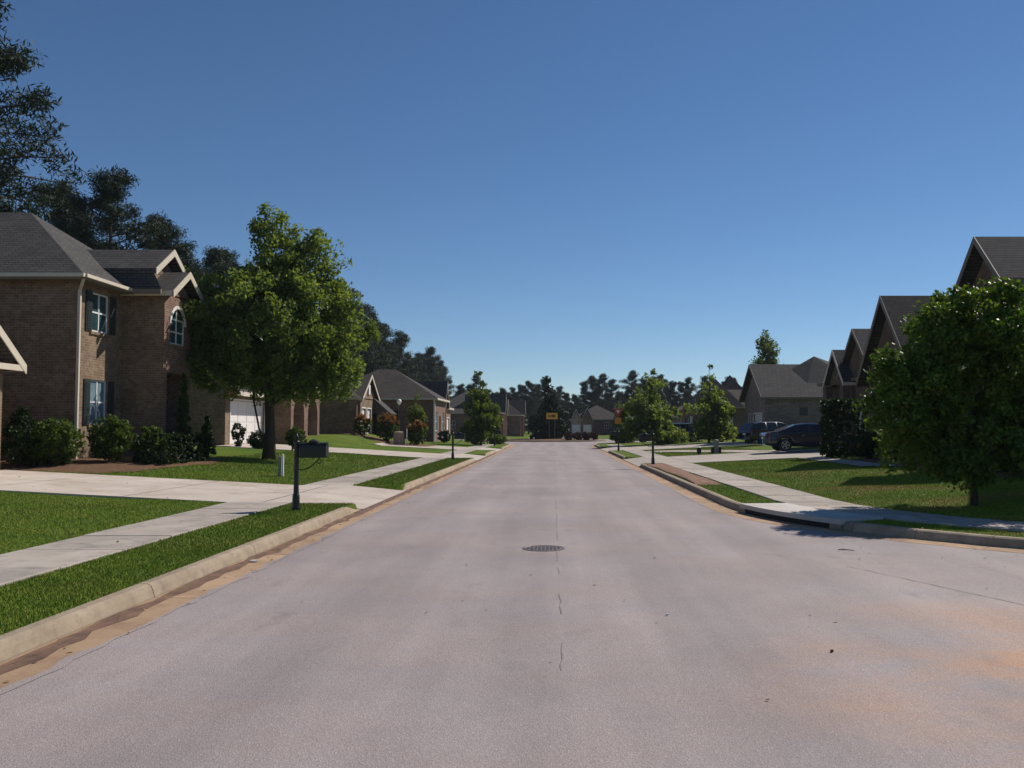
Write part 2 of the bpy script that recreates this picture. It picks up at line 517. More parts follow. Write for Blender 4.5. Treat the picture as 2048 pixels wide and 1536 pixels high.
M['rim'] = simple('alloy_rim', (0.45, 0.46, 0.45), 0.35, 0.7)
M['lamp_red'] = simple('tail_lamp_red', (0.22, 0.015, 0.012), 0.25)
M['lamp_clear'] = simple('head_lamp', (0.55, 0.55, 0.55), 0.15)
M['balloon'] = simple('white_balloon_rubber', (0.80, 0.79, 0.78), 0.35, var=0.02)
M['paper'] = simple('white_scrap', (0.72, 0.70, 0.67), 0.8)
M['twig'] = simple('twig', (0.06, 0.045, 0.035), 0.9)

# ------------------------------------------------------------------ the lie of the land
LX_Y = [-80, 84, 88, 92, 96, 99.5, 102, 106, 126, 130, 133, 137, 142, 900]
LX_X = [-4.1, -4.1, -4.4, -5.2, -7.0, -10.0, -14.0, -17.0, -17.0, -14.0, -10, -7, -4.1, -4.1]
RX_X = [3.8, 3.8, 4.1, 4.9, 6.7, 9.7, 13.7, 16.7, 16.7, 13.7, 9.7, 6.7, 3.8, 3.8]
CORNER = (12.8, 19.5, 9.0)

def sd_land(x, y):
    """signed distance from the kerb face, positive on the land"""
    x = np.asarray(x, float); y = np.asarray(y, float)
    left = np.interp(y, LX_Y, LX_X) - x
    cx, cy, r = CORNER
    ne = np.minimum(x - np.interp(y, LX_Y, RX_X), y - 10.5)
    arc = r - np.hypot(x - cx, y - cy)
    ne = np.where((x < cx) & (y < cy), arc, ne)
    se = np.minimum(x - 3.8, 2.0 - y)
    se = np.where((x < 9.8) & (y > -4.0), 6.0 - np.hypot(x - 9.8, y + 4.0), se)
    return np.maximum(np.maximum(left, ne), se)

def land(x, y):
    """height of the land behind the kerb"""
    x = np.asarray(x, float); y = np.asarray(y, float)
    u = np.clip(-6.95 - x, 0, None)
    A = 0.052*np.minimum(u, 9.5)
    B = np.where(u < 3.6, 0.085*u, 0.306 + 0.06*(np.minimum(u, 9) - 3.6))
    Cc = 0.057*np.minimum(u, 11)
    D = 0.052*np.minimum(u, 5.5) + 0.26*np.clip(u - 5.5, 0, 3.1)
    E = 0.06*np.minimum(u, 8)
    knots = [25.0, 28, 43, 47, 56, 62, 80, 90]
    def w(vals): return np.interp(y, knots, vals)
    left = A*w([1,0,0,0,0,0,0,0]) + B*w([0,1,1,0,0,0,0,0]) + Cc*w([0,0,0,1,1,0,0,0]) + D*w([0,0,0,0,0,1,1,0]) + E*w([0,0,0,0,0,0,0,1])
    v = np.clip(np.minimum(sd_land(x, y), x) - 2.4, 0, 9)
    right = np.where(x > 0, 0.05*v, 0)
    return 0.135 + np.where(x < 0, left, right)

DRIVES = [  # side, y0, y1, far x, z lift
    ('L', 19.0, 24.5, -15.1), ('L', 47.0, 54.2, -18.0), ('L', 64.0, 71.5, -13.0),
    ('R', 40.0, 48.5, 17.0), ('R', 63.0, 73.0, 14.5)]

def apron_z(x):
    """height across the kerb cut: kerb face -> back of the strip"""
    x = np.asarray(x, float)
    t = np.clip(np.where(x < 0, (-4.1 - x)/(5.6 - 4.1), (x - 3.8)/(4.9 - 3.8)), 0, 1)
    return 0.018 + (0.162 - 0.018)*t

def drive_z(x, y):
    inside = (x > -6.95) if x < 0 else (x < 6.2)
    if inside: return float(apron_z(x))
    return float(max(0.162, land(x, y) + 0.03))

def ground_z(x, y):
    s = sd_land(x, y)
    h = land(x, y)
    z = np.where(s <= 0.02, -0.12, np.where(s >= 0.12, h, -0.12 + (h + 0.12)*(s - 0.02)/0.10))
    for side, y0, y1, xf in DRIVES:
        lo, hi = (-6.95, -3.4) if side == 'L' else (3.2, 6.2)
        m = (x > lo) & (x < hi) & (y > y0 - 0.05) & (y < y1 + 0.05)
        z = np.where(m, np.minimum(z, apron_z(x) - 0.06), z)
    # a little roughness so the lawns are not dead flat
    z = z + np.where((s > 2.4) & (s < 60), 0.018*np.sin(x*1.3 + 0.6*y)*np.sin(0.9*y - 0.4*x), 0)
    return z

def span(a, b, step): return list(np.arange(a, b, step))
gx = [-900, -500, -250, -140, -90, -60, -45, -36, -30, -26] + span(-24, -7.2, 0.6) + [-6.95, -6.6, -6.0, -5.6, -5.2, -4.8, -4.5, -4.35, -4.22, -4.12, -3.8, -3.4] \
    + [-3.0, -1, 1, 2.8, 3.4, 3.82] + span(3.92, 13.2, 0.10) + span(13.2, 30, 0.8) + [32, 36, 45, 60, 90, 140, 250, 500, 900]
gy = [-120, -60, -30, -14, -8] + span(-4, 4, 0.5) + span(4, 10, 0.5) + span(10, 20, 0.10) + span(20, 22, 0.3)
gy += span(22, 84, 0.75) + span(84, 146, 1.0) + [150, 156, 164, 175, 190, 210, 240, 290, 380, 600, 1000, 1800]
for _, y0, y1, _x in DRIVES: gy += [y0 - 0.06, y0 - 0.04, y1 + 0.04, y1 + 0.06]
gx = np.array(sorted(set(round(float(v), 3) for v in gx))); gy = np.array(sorted(set(round(float(v), 3) for v in gy)))
GX, GY = np.meshgrid(gx, gy)
GZ = ground_z(GX, GY)
nx, ny = len(gx), len(gy)
idx = np.arange(nx*ny).reshape(ny, nx)
quads = np.stack([idx[:-1, :-1], idx[:-1, 1:], idx[1:, 1:], idx[1:, :-1]], -1).reshape(-1, 4)
ground = np_mesh('ground', np.stack([GX, GY, GZ], -1).reshape(-1, 3), quads, M['grass'])
ground.data.polygons.foreach_set('use_smooth', [True]*len(ground.data.polygons))
tag(ground, 'grass lawns and verges rising gently away from the street', None, kind='structure')

road = MB().poly([(-24, -60, 0), (70, -60, 0), (70, 200, 0), (-24, 200, 0)]).build('road', M['asphalt'])
tag(road, 'worn pinkish grey asphalt street running to a roundabout', kind='structure')

def ribbon(pts, w, z, jitter=0.0, seed=1):
    rnd = random.Random(seed); mb = MB(); L = []; Rr = []
    for i, p in enumerate(pts):
        a = Vector(pts[max(0, i-1)]); b = Vector(pts[min(len(pts)-1, i+1)])
        d = (b - a).normalized(); s = Vector((-d.y, d.x))
        ww = w*(0.35 + 1.1*rnd.random()); q = Vector(p) + s*rnd.uniform(-jitter, jitter)
        L.append((*(q + s*ww/2), z)); Rr.append((*(q - s*ww/2), z))
    for i in range(len(pts)-1):
        mb.poly([Rr[i], Rr[i+1], L[i+1], L[i]])
    return mb
crk = random.Random(4); cxx = 0.05; cyy = 6.5
while cyy < 60:
    seg = []; m_ = crk.randint(4, 14)
    for i in range(m_):
        seg.append((cxx, cyy)); cxx += crk.gauss(0, 0.006); cxx += (0.05 - cxx)*0.1; cyy += crk.uniform(0.05, 0.16)*(1 + cyy*0.04)
    ribbon(seg, 0.006 + 0.0005*cyy, 0.004, 0.004, crk.randint(0, 999)).build('crack', M['crack'], road)
    cyy += crk.uniform(0.1, 0.9)*(1 + cyy*0.03)
ribbon([(3.70 + i*0.046, 11.3 - i*0.12 + 0.006*math.sin(i*1.9)) for i in range(40)], 0.011, 0.004, 0.010, 4).build('crack', M['crack'], road)

for xe, sg, y0_, y1_ in ((-3.64, 1, -6, 84), (3.34, -1, 19.8, 84)):
    n_ = int((y1_-y0_)/0.22); ribbon([(xe + 0.012*math.sin(i*1.7), y0_ + (y1_-y0_)*i/n_) for i in range(n_+1)], 0.075, 0.0045, 0.025, 7).build('asphalt_edge', M['asphalt'], road)
for xe, y0_, y1_ in ((-4.035, -6, 84), (-3.97, 2, 60), (3.735, 19.8, 84)):
    n_ = int((y1_-y0_)/0.3); ribbon([(xe + 0.015*math.sin(i*0.9), y0_ + (y1_-y0_)*i/n_) for i in range(n_+1)], 0.095 if xe != -3.97 else 0.16, 0.0105 if xe != -3.97 else 0.0088, 0.02, 8).build('gutter_silt', M['silt'], road)

# driveways: sheets over the ground, sloped down to the gutter in the kerb cut
def drive_sheet(side, y0, y1, xf, flare=0.7):
    if side == 'L': xs = [-4.06, -4.3, -4.7, -5.1, -5.6, -6.2, -6.95] + span(-7.6, xf, -0.8)[0:] + [xf]
    else: xs = [3.76, 4.0, 4.3, 4.6, 4.9, 5.5, 6.2] + span(6.9, xf, 0.8) + [xf]
    mb = MB(); n = 6; rows = []
    for x in xs:
        ax = abs(x); f = flare*max(0.0, 1 - (ax - 4.0)/1.5)*0.0
        row = []
        for k in range(n+1):
            y = (y0 - f) + (y1 - y0 + 2*f)*k/n
            row.append((x, y, drive_z(x, y)))
        rows.append(row)
    for i in range(len(rows)-1):
        for k in range(n):
            q = [rows[i][k], rows[i+1][k], rows[i+1][k+1], rows[i][k+1]]
            mb.poly(q if side == 'R' else q[::-1])
    for i in range(len(rows)-1):    # cut edges, so the sheet has thickness
        for k, s in ((0, 1), (n, -1)):
            a, b = rows[i][k], rows[i+1][k]
            q = [a, b, (b[0], b[1], b[2]-0.16), (a[0], a[1], a[2]-0.16)]
            mb.poly(q)
    o = mb.build('driveway', M['drive'])
    jx = [x for x in xs if abs(x) > 6][::4]
    for x in jx: 
        j = MB()
        for k in range(n):
            a_, b_ = y0 + (y1-y0)*k/n, y0 + (y1-y0)*(k+1)/n
            j.poly([(x-0.011, a_, drive_z(x, a_)+0.007), (x+0.011, a_, drive_z(x, a_)+0.007), (x+0.011, b_, drive_z(x, b_)+0.007), (x-0.011, b_, drive_z(x, b_)+0.007)])
        j.build('joint', M['joint'], o)
    j = MB(); ym = (y0+y1)/2
    for i in range(len(xs)-1):
        a_, b_ = xs[i], xs[i+1]
        j.poly([(a_, ym-0.011, drive_z(a_, ym)+0.006), (b_, ym-0.011, drive_z(b_, ym)+0.006), (b_, ym+0.011, drive_z(b_, ym)+0.006), (a_, ym+0.011, drive_z(a_, ym)+0.006)])
    j.build('joint', M['joint'], o)
    return tag(o, kind='structure')
dnames = ['pale concrete driveway of the two-storey house crossing the near left sidewalk', 'concrete driveway leading to the white garage door',
          'concrete driveway behind the red-tipped shrubs', 'concrete driveway with the navy sedan on it', 'far right concrete driveway before the roundabout']
for d, nme in zip(DRIVES, dnames):
    tag(drive_sheet(*d), nme)
# slip of paving that joins the sedan's driveway from the sidewalk further on
mb = MB()
sl0 = [(6.2, 57.0), (7.6, 55.2), (9.2, 52.0), (10.6, 48.6)]; sl1 = [(6.2, 60.0), (8.4, 58.4), (10.4, 54.6), (13.0, 48.6)]
for i in range(3):
    q = [sl0[i], sl1[i], sl1[i+1], sl0[i+1]]
    mb.poly([(x, y, float(land(x, y)) + 0.034) for x, y in q][::-1])
tag(mb.build('path', M['drive']), 'narrow paved slip joining the sedan driveway', kind='structure')
# front walk of the corner house, in its shade
mb = MB(); wp = [(11.4, 39.9), (11.3, 38.0), (11.35, 35.0), (11.2, 31.0), (12.4, 30.6), (14.1, 30.6)]
for i in range(len(wp)-1):
    a, b = Vector(wp[i]), Vector(wp[i+1]); s = Vector((-(b-a).y, (b-a).x)).normalized()*0.5
    q = [a - s, b - s, b + s, a + s]
    mb.poly([(p.x, p.y, float(land(p.x, p.y)) + 0.036 + 0.003*i) for p in q])
tag(mb.build('path', M['walk']), 'front walk of the corner house in its shade', kind='structure')

# ------------------------------------------------------------------ kerbs, gutters, sidewalks: every cast piece its own part
KP = [(0.0, -0.06), (0.0, 0.02), (-0.022, 0.09), (-0.04, 0.128), (-0.075, 0.148), (-0.17, 0.150), (-0.17, -0.06)]   # (offset towards land is negative, z)
KLOW = [(0.0, -0.06), (0.0, 0.010), (-0.03, 0.016), (-0.06, 0.020), (-0.10, 0.023), (-0.17, 0.026), (-0.17, -0.06)]
def sweep(prof0, prof1, pa, na, pb, nb):
    """loft a kerb section between two stations; n = unit vector towards the road"""
    vs = []
    for P, N, pr in ((pa, na, prof0), (pb, nb, prof1)):
        for o, z in pr: vs.append((P[0] + N[0]*o, P[1] + N[1]*o, z))
    n = len(prof0); fs = [tuple(range(n)), tuple(range(n, 2*n))[::-1]]
    for i in range(n):
        j = (i+1) % n; fs.append((i, n+i, n+j, j))
    return MB().raw(vs, fs)
GUT = [(0.004, -0.05), (0.004, 0.008), (0.25, 0.005), (0.46, 0.003), (0.46, -0.05)]

def kerb_run(parent, path, cuts=(), gut_w=True):
    """path: list of (x,y,nx,ny); cuts: (y0,y1)"""
    for i in range(len(path)-1):
        a, b = path[i], path[i+1]
        g = 0.006
        A = Vector(a[:2]); B = Vector(b[:2]); d = (B - A).normalized()
        pa = A + d*g; pb = B - d*g
        na, nb = a[2:4], b[2:4]
        def prof(y):
            for c0, c1 in cuts:
                if c0 - 1e-3 <= y <= c1 + 1e-3: return KLOW
            return KP
        sweep(prof(a[1]), prof(b[1]), pa, na, pb, nb).build('kerb_stone', M['kerb'], parent)
        if gut_w:
            sweep(GUT, GUT, pa, na, pb, nb).build('gutter_slab', M['gutter'], parent)
def straight_path(x, nx_, ys): return [(x, y, nx_, 0) for y in ys]
kl = empty('kerb', (-4.1, 0, 0), 'tan concrete kerb and gutter along the left side of the street', kind='structure')
ysL = [-9, -6, -3, 0, 3, 6, 9.2, 12.3, 15.4, 18.0, 18.8, 21.6, 24.6, 25.4, 28, 31, 34, 37, 40, 43, 46.2, 46.9, 50.6, 54.3, 55, 58, 61, 63.3, 63.9, 67.8, 71.6, 72.3, 75, 78, 81, 84]
kerb_run(kl, straight_path(-4.1, 1, ysL), [(18.8, 24.6), (46.9, 54.3), (63.9, 71.6)])
kr = empty('kerb', (3.8, 19.5, 0), 'dark-faced concrete kerb along the right side of the street and round the corner', kind='structure')
ysR = [19.5, 22, 25, 28, 31, 34, 37, 39.3, 39.9, 44, 48.6, 49.2, 52, 55, 58, 61, 62.3, 62.9, 68, 73.1, 73.7, 77, 80.5, 84]
kerb_run(kr, straight_path(3.8, -1, ysR), [(39.9, 48.6), (62.9, 73.1)])
cx, cy, cr = CORNER
arc = []
for k in range(0, 13):
    a = PI + (PI/2)*k/12
    arc.append((cx + cr*math.cos(a), cy + cr*math.sin(a), math.cos(a), math.sin(a)))
kerb_run(kr, arc)
kerb_run(kr, [(12.8 + 3*k, 10.5, 0, -1) for k in range(0, 12)])
flare = []
for xs, sgn in ((LX_X, 1), (RX_X, -1)):
    p = empty('kerb', (xs[2], 88, 0), 'kerb flaring %s into the far roundabout' % ('left' if sgn > 0 else 'right'), kind='structure')
    pts = [(xs[i], LX_Y[i]) for i in range(1, 7)]; path = []
    for i, q in enumerate(pts):
        a = Vector(pts[max(0, i-1)]); b = Vector(pts[min(len(pts)-1, i+1)]); d = (b-a).normalized()
        path.append((q[0], q[1], sgn*d.y, -sgn*d.x))
    kerb_run(p, path)

def in_cut(side, y0, y1):
    return any(s == side and y1 > a - 0.02 and y0 < b + 0.02 for s, a, b, _ in DRIVES)
slabs = {}
def slab_mesh(w, l):
    key = (round(w, 3), round(l, 3))
    if key not in slabs:
        e = 0.012; t = 0.165; b = 0.02
        vs = [(0,0,b),(w,0,b),(w,l,b),(0,l,b),(0,0,t-e),(w,0,t-e),(w,l,t-e),(0,l,t-e),(e,e,t),(w-e,e,t),(w-e,l-e,t),(e,l-e,t)]
        fs = [(0,1,5,4),(1,2,6,5),(2,3,7,6),(3,0,4,7),(4,5,9,8),(5,6,10,9),(6,7,11,10),(7,4,8,11),(8,9,10,11)]
        me = bpy.data.meshes.new('slab'); me.from_pydata(vs, [], fs); me.materials.append(M['walk']); me.update()
        slabs[key] = me
    return slabs[key]
def slab_row(side, x, w, ys0, ys1, root):
    gaps = sorted([(a, b) for s, a, b, _ in DRIVES if s == side])
    starts = [ys0] + [b for a, b in gaps if b < ys1]; ends = [a for a, b in gaps if a < ys1 and a > ys0] + [ys1]
    rl = wloc(root)
    for a, b in zip(starts, ends):
        n = max(1, round((b - a)/1.5)); l = (b - a)/n
        for k in range(n):
            o = bpy.data.objects.new('slab', slab_mesh(w, l - 0.012)); C.objects.link(o); o.parent = root
            o.location = Vector((x, a + k*l + 0.006, random.Random(int(k*7+a*31)).uniform(-0.006, 0.004))) - rl
pl = empty('pavement', (-6.3, 0, 0), 'concrete slab sidewalk on the left side of the street', kind='structure')
slab_row('L', -6.95, 1.34, -6.0, 84.0, pl)
pr_ = empty('pavement', (5.4, 19.5, 0), 'concrete slab sidewalk on the right, curving round the corner', kind='structure')
slab_row('R', 4.85, 1.32, 19.5, 84.0, pr_)
def arc_pt(r, a): return (cx + r*math.cos(a), cy + r*math.sin(a))
r_in, r_out = 9.0 - 1.05 - 1.32, 9.0 - 1.05
for k in range(9):
    a0 = PI + (PI/2)*(k + 0.006)/9; a1 = PI + (PI/2)*(k + 0.994)/9
    q = [arc_pt(r_out, a0), arc_pt(r_out, a1), arc_pt(r_in, a1), arc_pt(r_in, a0)]
    MB().prism([(x, y, 0.03) for x, y in q], (0, 0, 0.132)).build('slab', M['walk'], pr_)
for k in range(12):
    x0 = 12.8 + 1.5*k
    MB().box((x0 + 0.008, 11.55, 0.03), (x0 + 1.492, 12.87, 0.162)).build('slab', M['walk'], pr_)

# storm inlet at the right corner: pale slab over a dark throat in the kerb
inlet = empty('storm_drain_inlet', (4.6, 16.2, 0), 'pale concrete storm drain top set in the right corner kerb', 'storm drain')
def arc_band(r0, r1, a0, a1, z0, z1, n=8):
    mb = MB()
    for i in range(n):
        b0 = a0 + (a1-a0)*i/n; b1 = a0 + (a1-a0)*(i+1)/n
        q = [arc_pt(r1, b0), arc_pt(r1, b1), arc_pt(r0, b1), arc_pt(r0, b0)]
        mb.prism([(x, y, z0) for x, y in q], (0, 0, z1 - z0))
    return mb
A0, A1 = PI + 0.12, PI + 0.50
arc_band(9.0 - 1.0, 9.0 + 0.03, A0, A1, 0.10, 0.185).build('top_slab', M['slab_white'], inlet)
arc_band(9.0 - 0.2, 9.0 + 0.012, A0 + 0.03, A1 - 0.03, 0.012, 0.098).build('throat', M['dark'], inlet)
arc_band(9.0 - 0.2, 9.0 + 0.025, A0, A0 + 0.03, 0.012, 0.098, 1).build('cheek', M['kerb'], inlet)
arc_band(9.0 - 0.2, 9.0 + 0.025, A1 - 0.03, A1, 0.012, 0.098, 1).build('cheek', M['kerb'], inlet)

def manhole(x, y, r, label):
    t = empty('manhole_cover', (x, y, 0), label, 'manhole cover')
    MB().lathe([(r*0.88, 0.0), (r*1.0, 0.0), (r*1.0, 0.006), (r*0.9, 0.010), (r*0.88, 0.004)], (x, y, 0), 32).build('frame', M['iron'], t)
    MB().lathe([(r*0.86, 0.0), (r*0.86, 0.007), (r*0.80, 0.009), (0.01, 0.010)], (x, y, 0), 32).build('lid', M['iron'], t)
    mb = MB()
    n = int(r/0.055)
    for i in range(-n, n+1):
        for j in range(-n, n+1):
            px, py = i*0.055, j*0.055
            if math.hypot(px, py) < r*0.76: mb.box((x+px-0.016, y+py-0.016, 0.008), (x+px+0.016, y+py+0.016, 0.016))
    tag(mb.build('tread', M['iron'], t), kind='stuff')
manhole(-0.15, 12.95, 0.31, 'round iron manhole cover in the middle of the street')
manhole(6.85, 12.55, 0.20, 'small dark iron cover beside the right corner kerb')

# mulch and bare earth beds
def bed(name, pts, mat, label, lift=0.03):
    cxm = sum(p[0] for p in pts)/len(pts); cym = sum(p[1] for p in pts)/len(pts)
    mb = MB(); rnd = random.Random(len(name)*7 + int(cym*10))
    ring = []
    n = len(pts)
    for i in range(n):
        a, b = pts[i], pts[(i+1) % n]
        for k in range(6):
            t = k/6
            ring.append((a[0]+(b[0]-a[0])*t + rnd.uniform(-.09, .09), a[1]+(b[1]-a[1])*t + rnd.uniform(-.09, .09)))
    prev = None
    for s, h in ((1.0, 0.006), (0.93, lift), (0.55, lift + 0.03), (0.1, lift + 0.04)):
        cur = [(cxm+(x-cxm)*s, cym+(y-cym)*s) for x, y in ring]
        cur = [(x, y, float(ground_z(x, y)) + h + rnd.uniform(0, 0.012)) for x, y in cur]
        if prev:
            for i in range(len(cur)):
                j = (i+1) % len(cur); mb.poly([prev[i], prev[j], cur[j], cur[i]])
        prev = cur
    mb.poly(prev)
    return tag(mb.build(name, mat, smooth=True), label, kind='structure')
bed('mulch_bed', [(-17.5, 25.0), (-13.1, 25.0), (-12.3, 26.0), (-11.6, 30.0), (-12.2, 33.5), (-15.0, 33.8), (-15.0, 27.9), (-17.5, 27.9)], M['mulch'], 'pine straw bed along the two-storey brick house')
bed('mulch_bed', [(-16.9, 70.5), (-15.4, 68.2), (-11.5, 66.6), (-9.6, 66.9), (-9.4, 72.6), (-12, 73.5)], M['mulch'], 'mulch bed under the red-tipped shrubs', 0.05)
bed('mulch_bed', [(11.2, 24.0), (12.4, 22.5), (13.4, 23.5), (13.35, 37.4), (12.3, 37.8), (11.7, 31)], M['mulch'], 'mulch bed in front of the corner house', 0.02)
bed('soil_strip', [(4.0, 25.0), (4.78, 25.0), (4.78, 39.6), (4.0, 39.6)], M['soil'], 'bare red soil in the right verge')

# ------------------------------------------------------------------ houses
def wall_mb(p0, p1, z0, z1, openings=(), depth=0.14):
    """wall from p0 to p1 (seen from outside it runs left to right -> outward normal = right of the run turned), with real openings and reveals"""
    p0 = Vector(p0); p1 = Vector(p1); L = (p1 - p0).length; d = (p1 - p0)/L
    n = Vector((d.y, -d.x))
    us = sorted(set([0, L] + [o[0] for o in openings] + [o[1] for o in openings]))
    vs = sorted(set([z0, z1] + [o[2] for o in openings] + [o[3] for o in openings]))
    mb = MB()
    def P(u, z, dep=0): q = p0 + d*u - n*dep; return (q.x, q.y, z)
    for i in range(len(us)-1):
        for j in range(len(vs)-1):
            uc = (us[i]+us[i+1])/2; vc = (vs[j]+vs[j+1])/2
            if any(o[0] < uc < o[1] and o[2] < vc < o[3] for o in openings): continue
            mb.poly([P(us[i], vs[j]), P(us[i+1], vs[j]), P(us[i+1], vs[j+1]), P(us[i], vs[j+1])])
    for o in openings:
        u0, u1, v0, v1 = o[:4]
        arch = len(o) > 4 and o[4]
        dd = o[5] if len(o) > 5 else depth
        mb.poly([P(u0, v0), P(u0, v0, dd), P(u0, v1, dd), P(u0, v1)])
        mb.poly([P(u1, v0), P(u1, v1), P(u1, v1, dd), P(u1, v0, dd)])
        mb.poly([P(u0, v0), P(u1, v0), P(u1, v0, dd), P(u0, v0, dd)])
        if not arch:
            mb.poly([P(u0, v1), P(u0, v1, dd), P(u1, v1, dd), P(u1, v1)])
        else:   # spandrels and curved soffit
            r = (u1-u0)/2; c = (u0+u1)/2; hs = min(r, v1-v0); zc = v1 - hs; N = 10
            pts = [(c - r*math.cos(PI*k/N), zc + hs*math.sin(PI*k/N)) for k in range(N+1)]
            for k in range(N):
                a, b = pts[k], pts[k+1]
                mb.poly([P(a[0], a[1]), P(b[0], b[1]), P(b[0], v1), P(a[0], v1)])
                mb.poly([P(a[0], a[1]), P(a[0], a[1], dd), P(b[0], b[1], dd), P(b[0], b[1])])
    return mb

class Facade:
    """one straight outside wall of a house: places windows and doors on it"""
    def __init__(s, root, p0, p1):
        s.root = root; s.p0 = Vector(p0); s.p1 = Vector(p1); s.L = (s.p1-s.p0).length
        s.d = (s.p1-s.p0)/s.L; s.n = Vector((s.d.y, -s.d.x))
    def P(s, u, z, dep=0):
        q = s.p0 + s.d*u - s.n*dep; return (q.x, q.y, z)
    def bx(s, mb, u0, u1, z0, z1, d0, d1):
        return mb.prism([s.P(u0, z0, d0), s.P(u1, z0, d0), s.P(u1, z1, d0), s.P(u0, z1, d0)], -s.n.to_3d()*(d1-d0))
    def wall(s, z0, z1, ops, mat, name='wall'):
        return wall_mb(s.p0, s.p1, z0, z1, ops).build(name, mat, s.root)
    def window(s, u0, u1, z0, z1, glass, cols=2, rows=2, arch=False, shutters=(), sill=True, dep=0.10, fw=0.055, frame=None):
        frame = frame or M['white']
        mb = MB(); e = 0.003
        s.bx(mb, u0+e, u0+fw, z0+e, z1-e, dep-0.05, dep)
        s.bx(mb, u1-fw, u1-e, z0+e, z1-e, dep-0.05, dep)
        s.bx(mb, u0+fw, u1-fw, z0+e, z0+fw, dep-0.05, dep)
        if not arch: s.bx(mb, u0+fw, u1-fw, z1-fw, z1-e, dep-0.05, dep)
        for k in range(1, cols):
            u = u0 + (u1-u0)*k/cols; s.bx(mb, u-0.026, u+0.026, z0+fw, z1-fw, dep-0.045, dep-0.002)
        for k in range(1, rows):
            z = z0 + (z1-z0)*k/rows; s.bx(mb, u0+fw, u1-fw, z-0.026, z+0.026, dep-0.04, dep-0.004)
        if arch:
            r = (u1-u0)/2; c = (u0+u1)/2; zc = z1-r
            prev = None
            for k in range(11):
                a = PI*k/10; cur = [(c - q*math.cos(a), zc + q*math.sin(a)) for q in (r+0.07, r-0.05)]
                if prev:
                    mb.prism([s.P(prev[0][0], prev[0][1], -0.02), s.P(cur[0][0], cur[0][1], -0.02), s.P(cur[1][0], cur[1][1], -0.02), s.P(prev[1][0], prev[1][1], -0.02)], -s.n.to_3d()*0.05)
                prev = cur
        w = mb.build('window', frame, s.root)
        for i in range(cols):
            for j in range(rows):
                a, b = u0+(u1-u0)*i/cols, u0+(u1-u0)*(i+1)/cols
                c, d = z0+(z1-z0)*j/rows, z0+(z1-z0)*(j+1)/rows
                p = MB(); s.bx(p, a+0.03, b-0.03, c+0.03, d-0.03, dep-0.022, dep-0.012)
                p.build('pane', glass, w)
        if sill:
            p = MB(); s.bx(p, u0-0.09, u1+0.09, z0-0.10, z0-0.004, -0.05, 0.05)
            p.build('sill', M['brick_tan'] if sill is True else sill, w)
        for side in shutters:
            a, b = (u0-0.40, u0-0.04) if side < 0 else (u1+0.04, u1+0.40)
            p = MB(); s.bx(p, a, b, z0, z1, -0.045, -0.003)
            for k in range(14):
                zz = z0 + 0.06 + (z1-z0-0.12)*k/14
                s.bx(p, a+0.05, b-0.05, zz, zz+(z1-z0)/26, -0.062, -0.046)
            p.build('shutter', M['shutter'], w)
        return w
    def garage(s, u0, u1, z0, z1, rows=4, cols=4, dep=0.12):
        mb = MB(); s.bx(mb, u0+0.004, u1-0.004, z0, z1-0.004, dep, dep+0.03)
        g = mb.build('garage_door', M['door_white'], s.root)
        for i in range(rows):
            for j in range(cols):
                a = u0+(u1-u0)*j/cols; b = u0+(u1-u0)*(j+1)/cols; c = z0+(z1-z0)*i/rows; d = z0+(z1-z0)*(i+1)/rows
                p = MB(); s.bx(p, a+0.05, b-0.05, c+0.045, d-0.045, dep-0.022, dep-0.002)
                p.build('door_panel', M['door_white'], g)
        t = MB()
        s.bx(t, u0-0.10, u0-0.006, z0, z1+0.10, -0.03, 0.05); s.bx(t, u1+0.006, u1+0.10, z0, z1+0.10, -0.03, 0.05)
        s.bx(t, u0-0.006, u1+0.006, z1+0.004, z1+0.10, -0.03, 0.05)
        t.build('door_trim', M['white'], g)
        return g
    def door(s, u0, u1, z0, z1, mat, dep=0.12):
        mb = MB(); s.bx(mb, u0+0.005, u1-0.005, z0, z1-0.004, dep, dep+0.04)
        g = mb.build('door', mat, s.root)
        p = MB(); s.bx(p, u1-0.16, u1-0.10, z0+0.95, z0+1.05, dep-0.05, dep-0.002); p.build('handle', M['galv'], g)
        for a, b, c, d in ((0.12, 0.46, 0.10, 0.46), (0.54, 0.88, 0.10, 0.46), (0.12, 0.46, 0.52, 0.92), (0.54, 0.88, 0.52, 0.92)):
            p = MB(); s.bx(p, u0+(u1-u0)*a, u0+(u1-u0)*b, z0+(z1-z0)*c, z0+(z1-z0)*d, dep-0.015, dep-0.002); p.build('door_panel', mat, g)
        return g

def roof_slab(mb, pts, t=0.16):
    """sloping roof plane with thickness, extruded straight down"""
    return mb.prism(pts, (0, 0, -t))

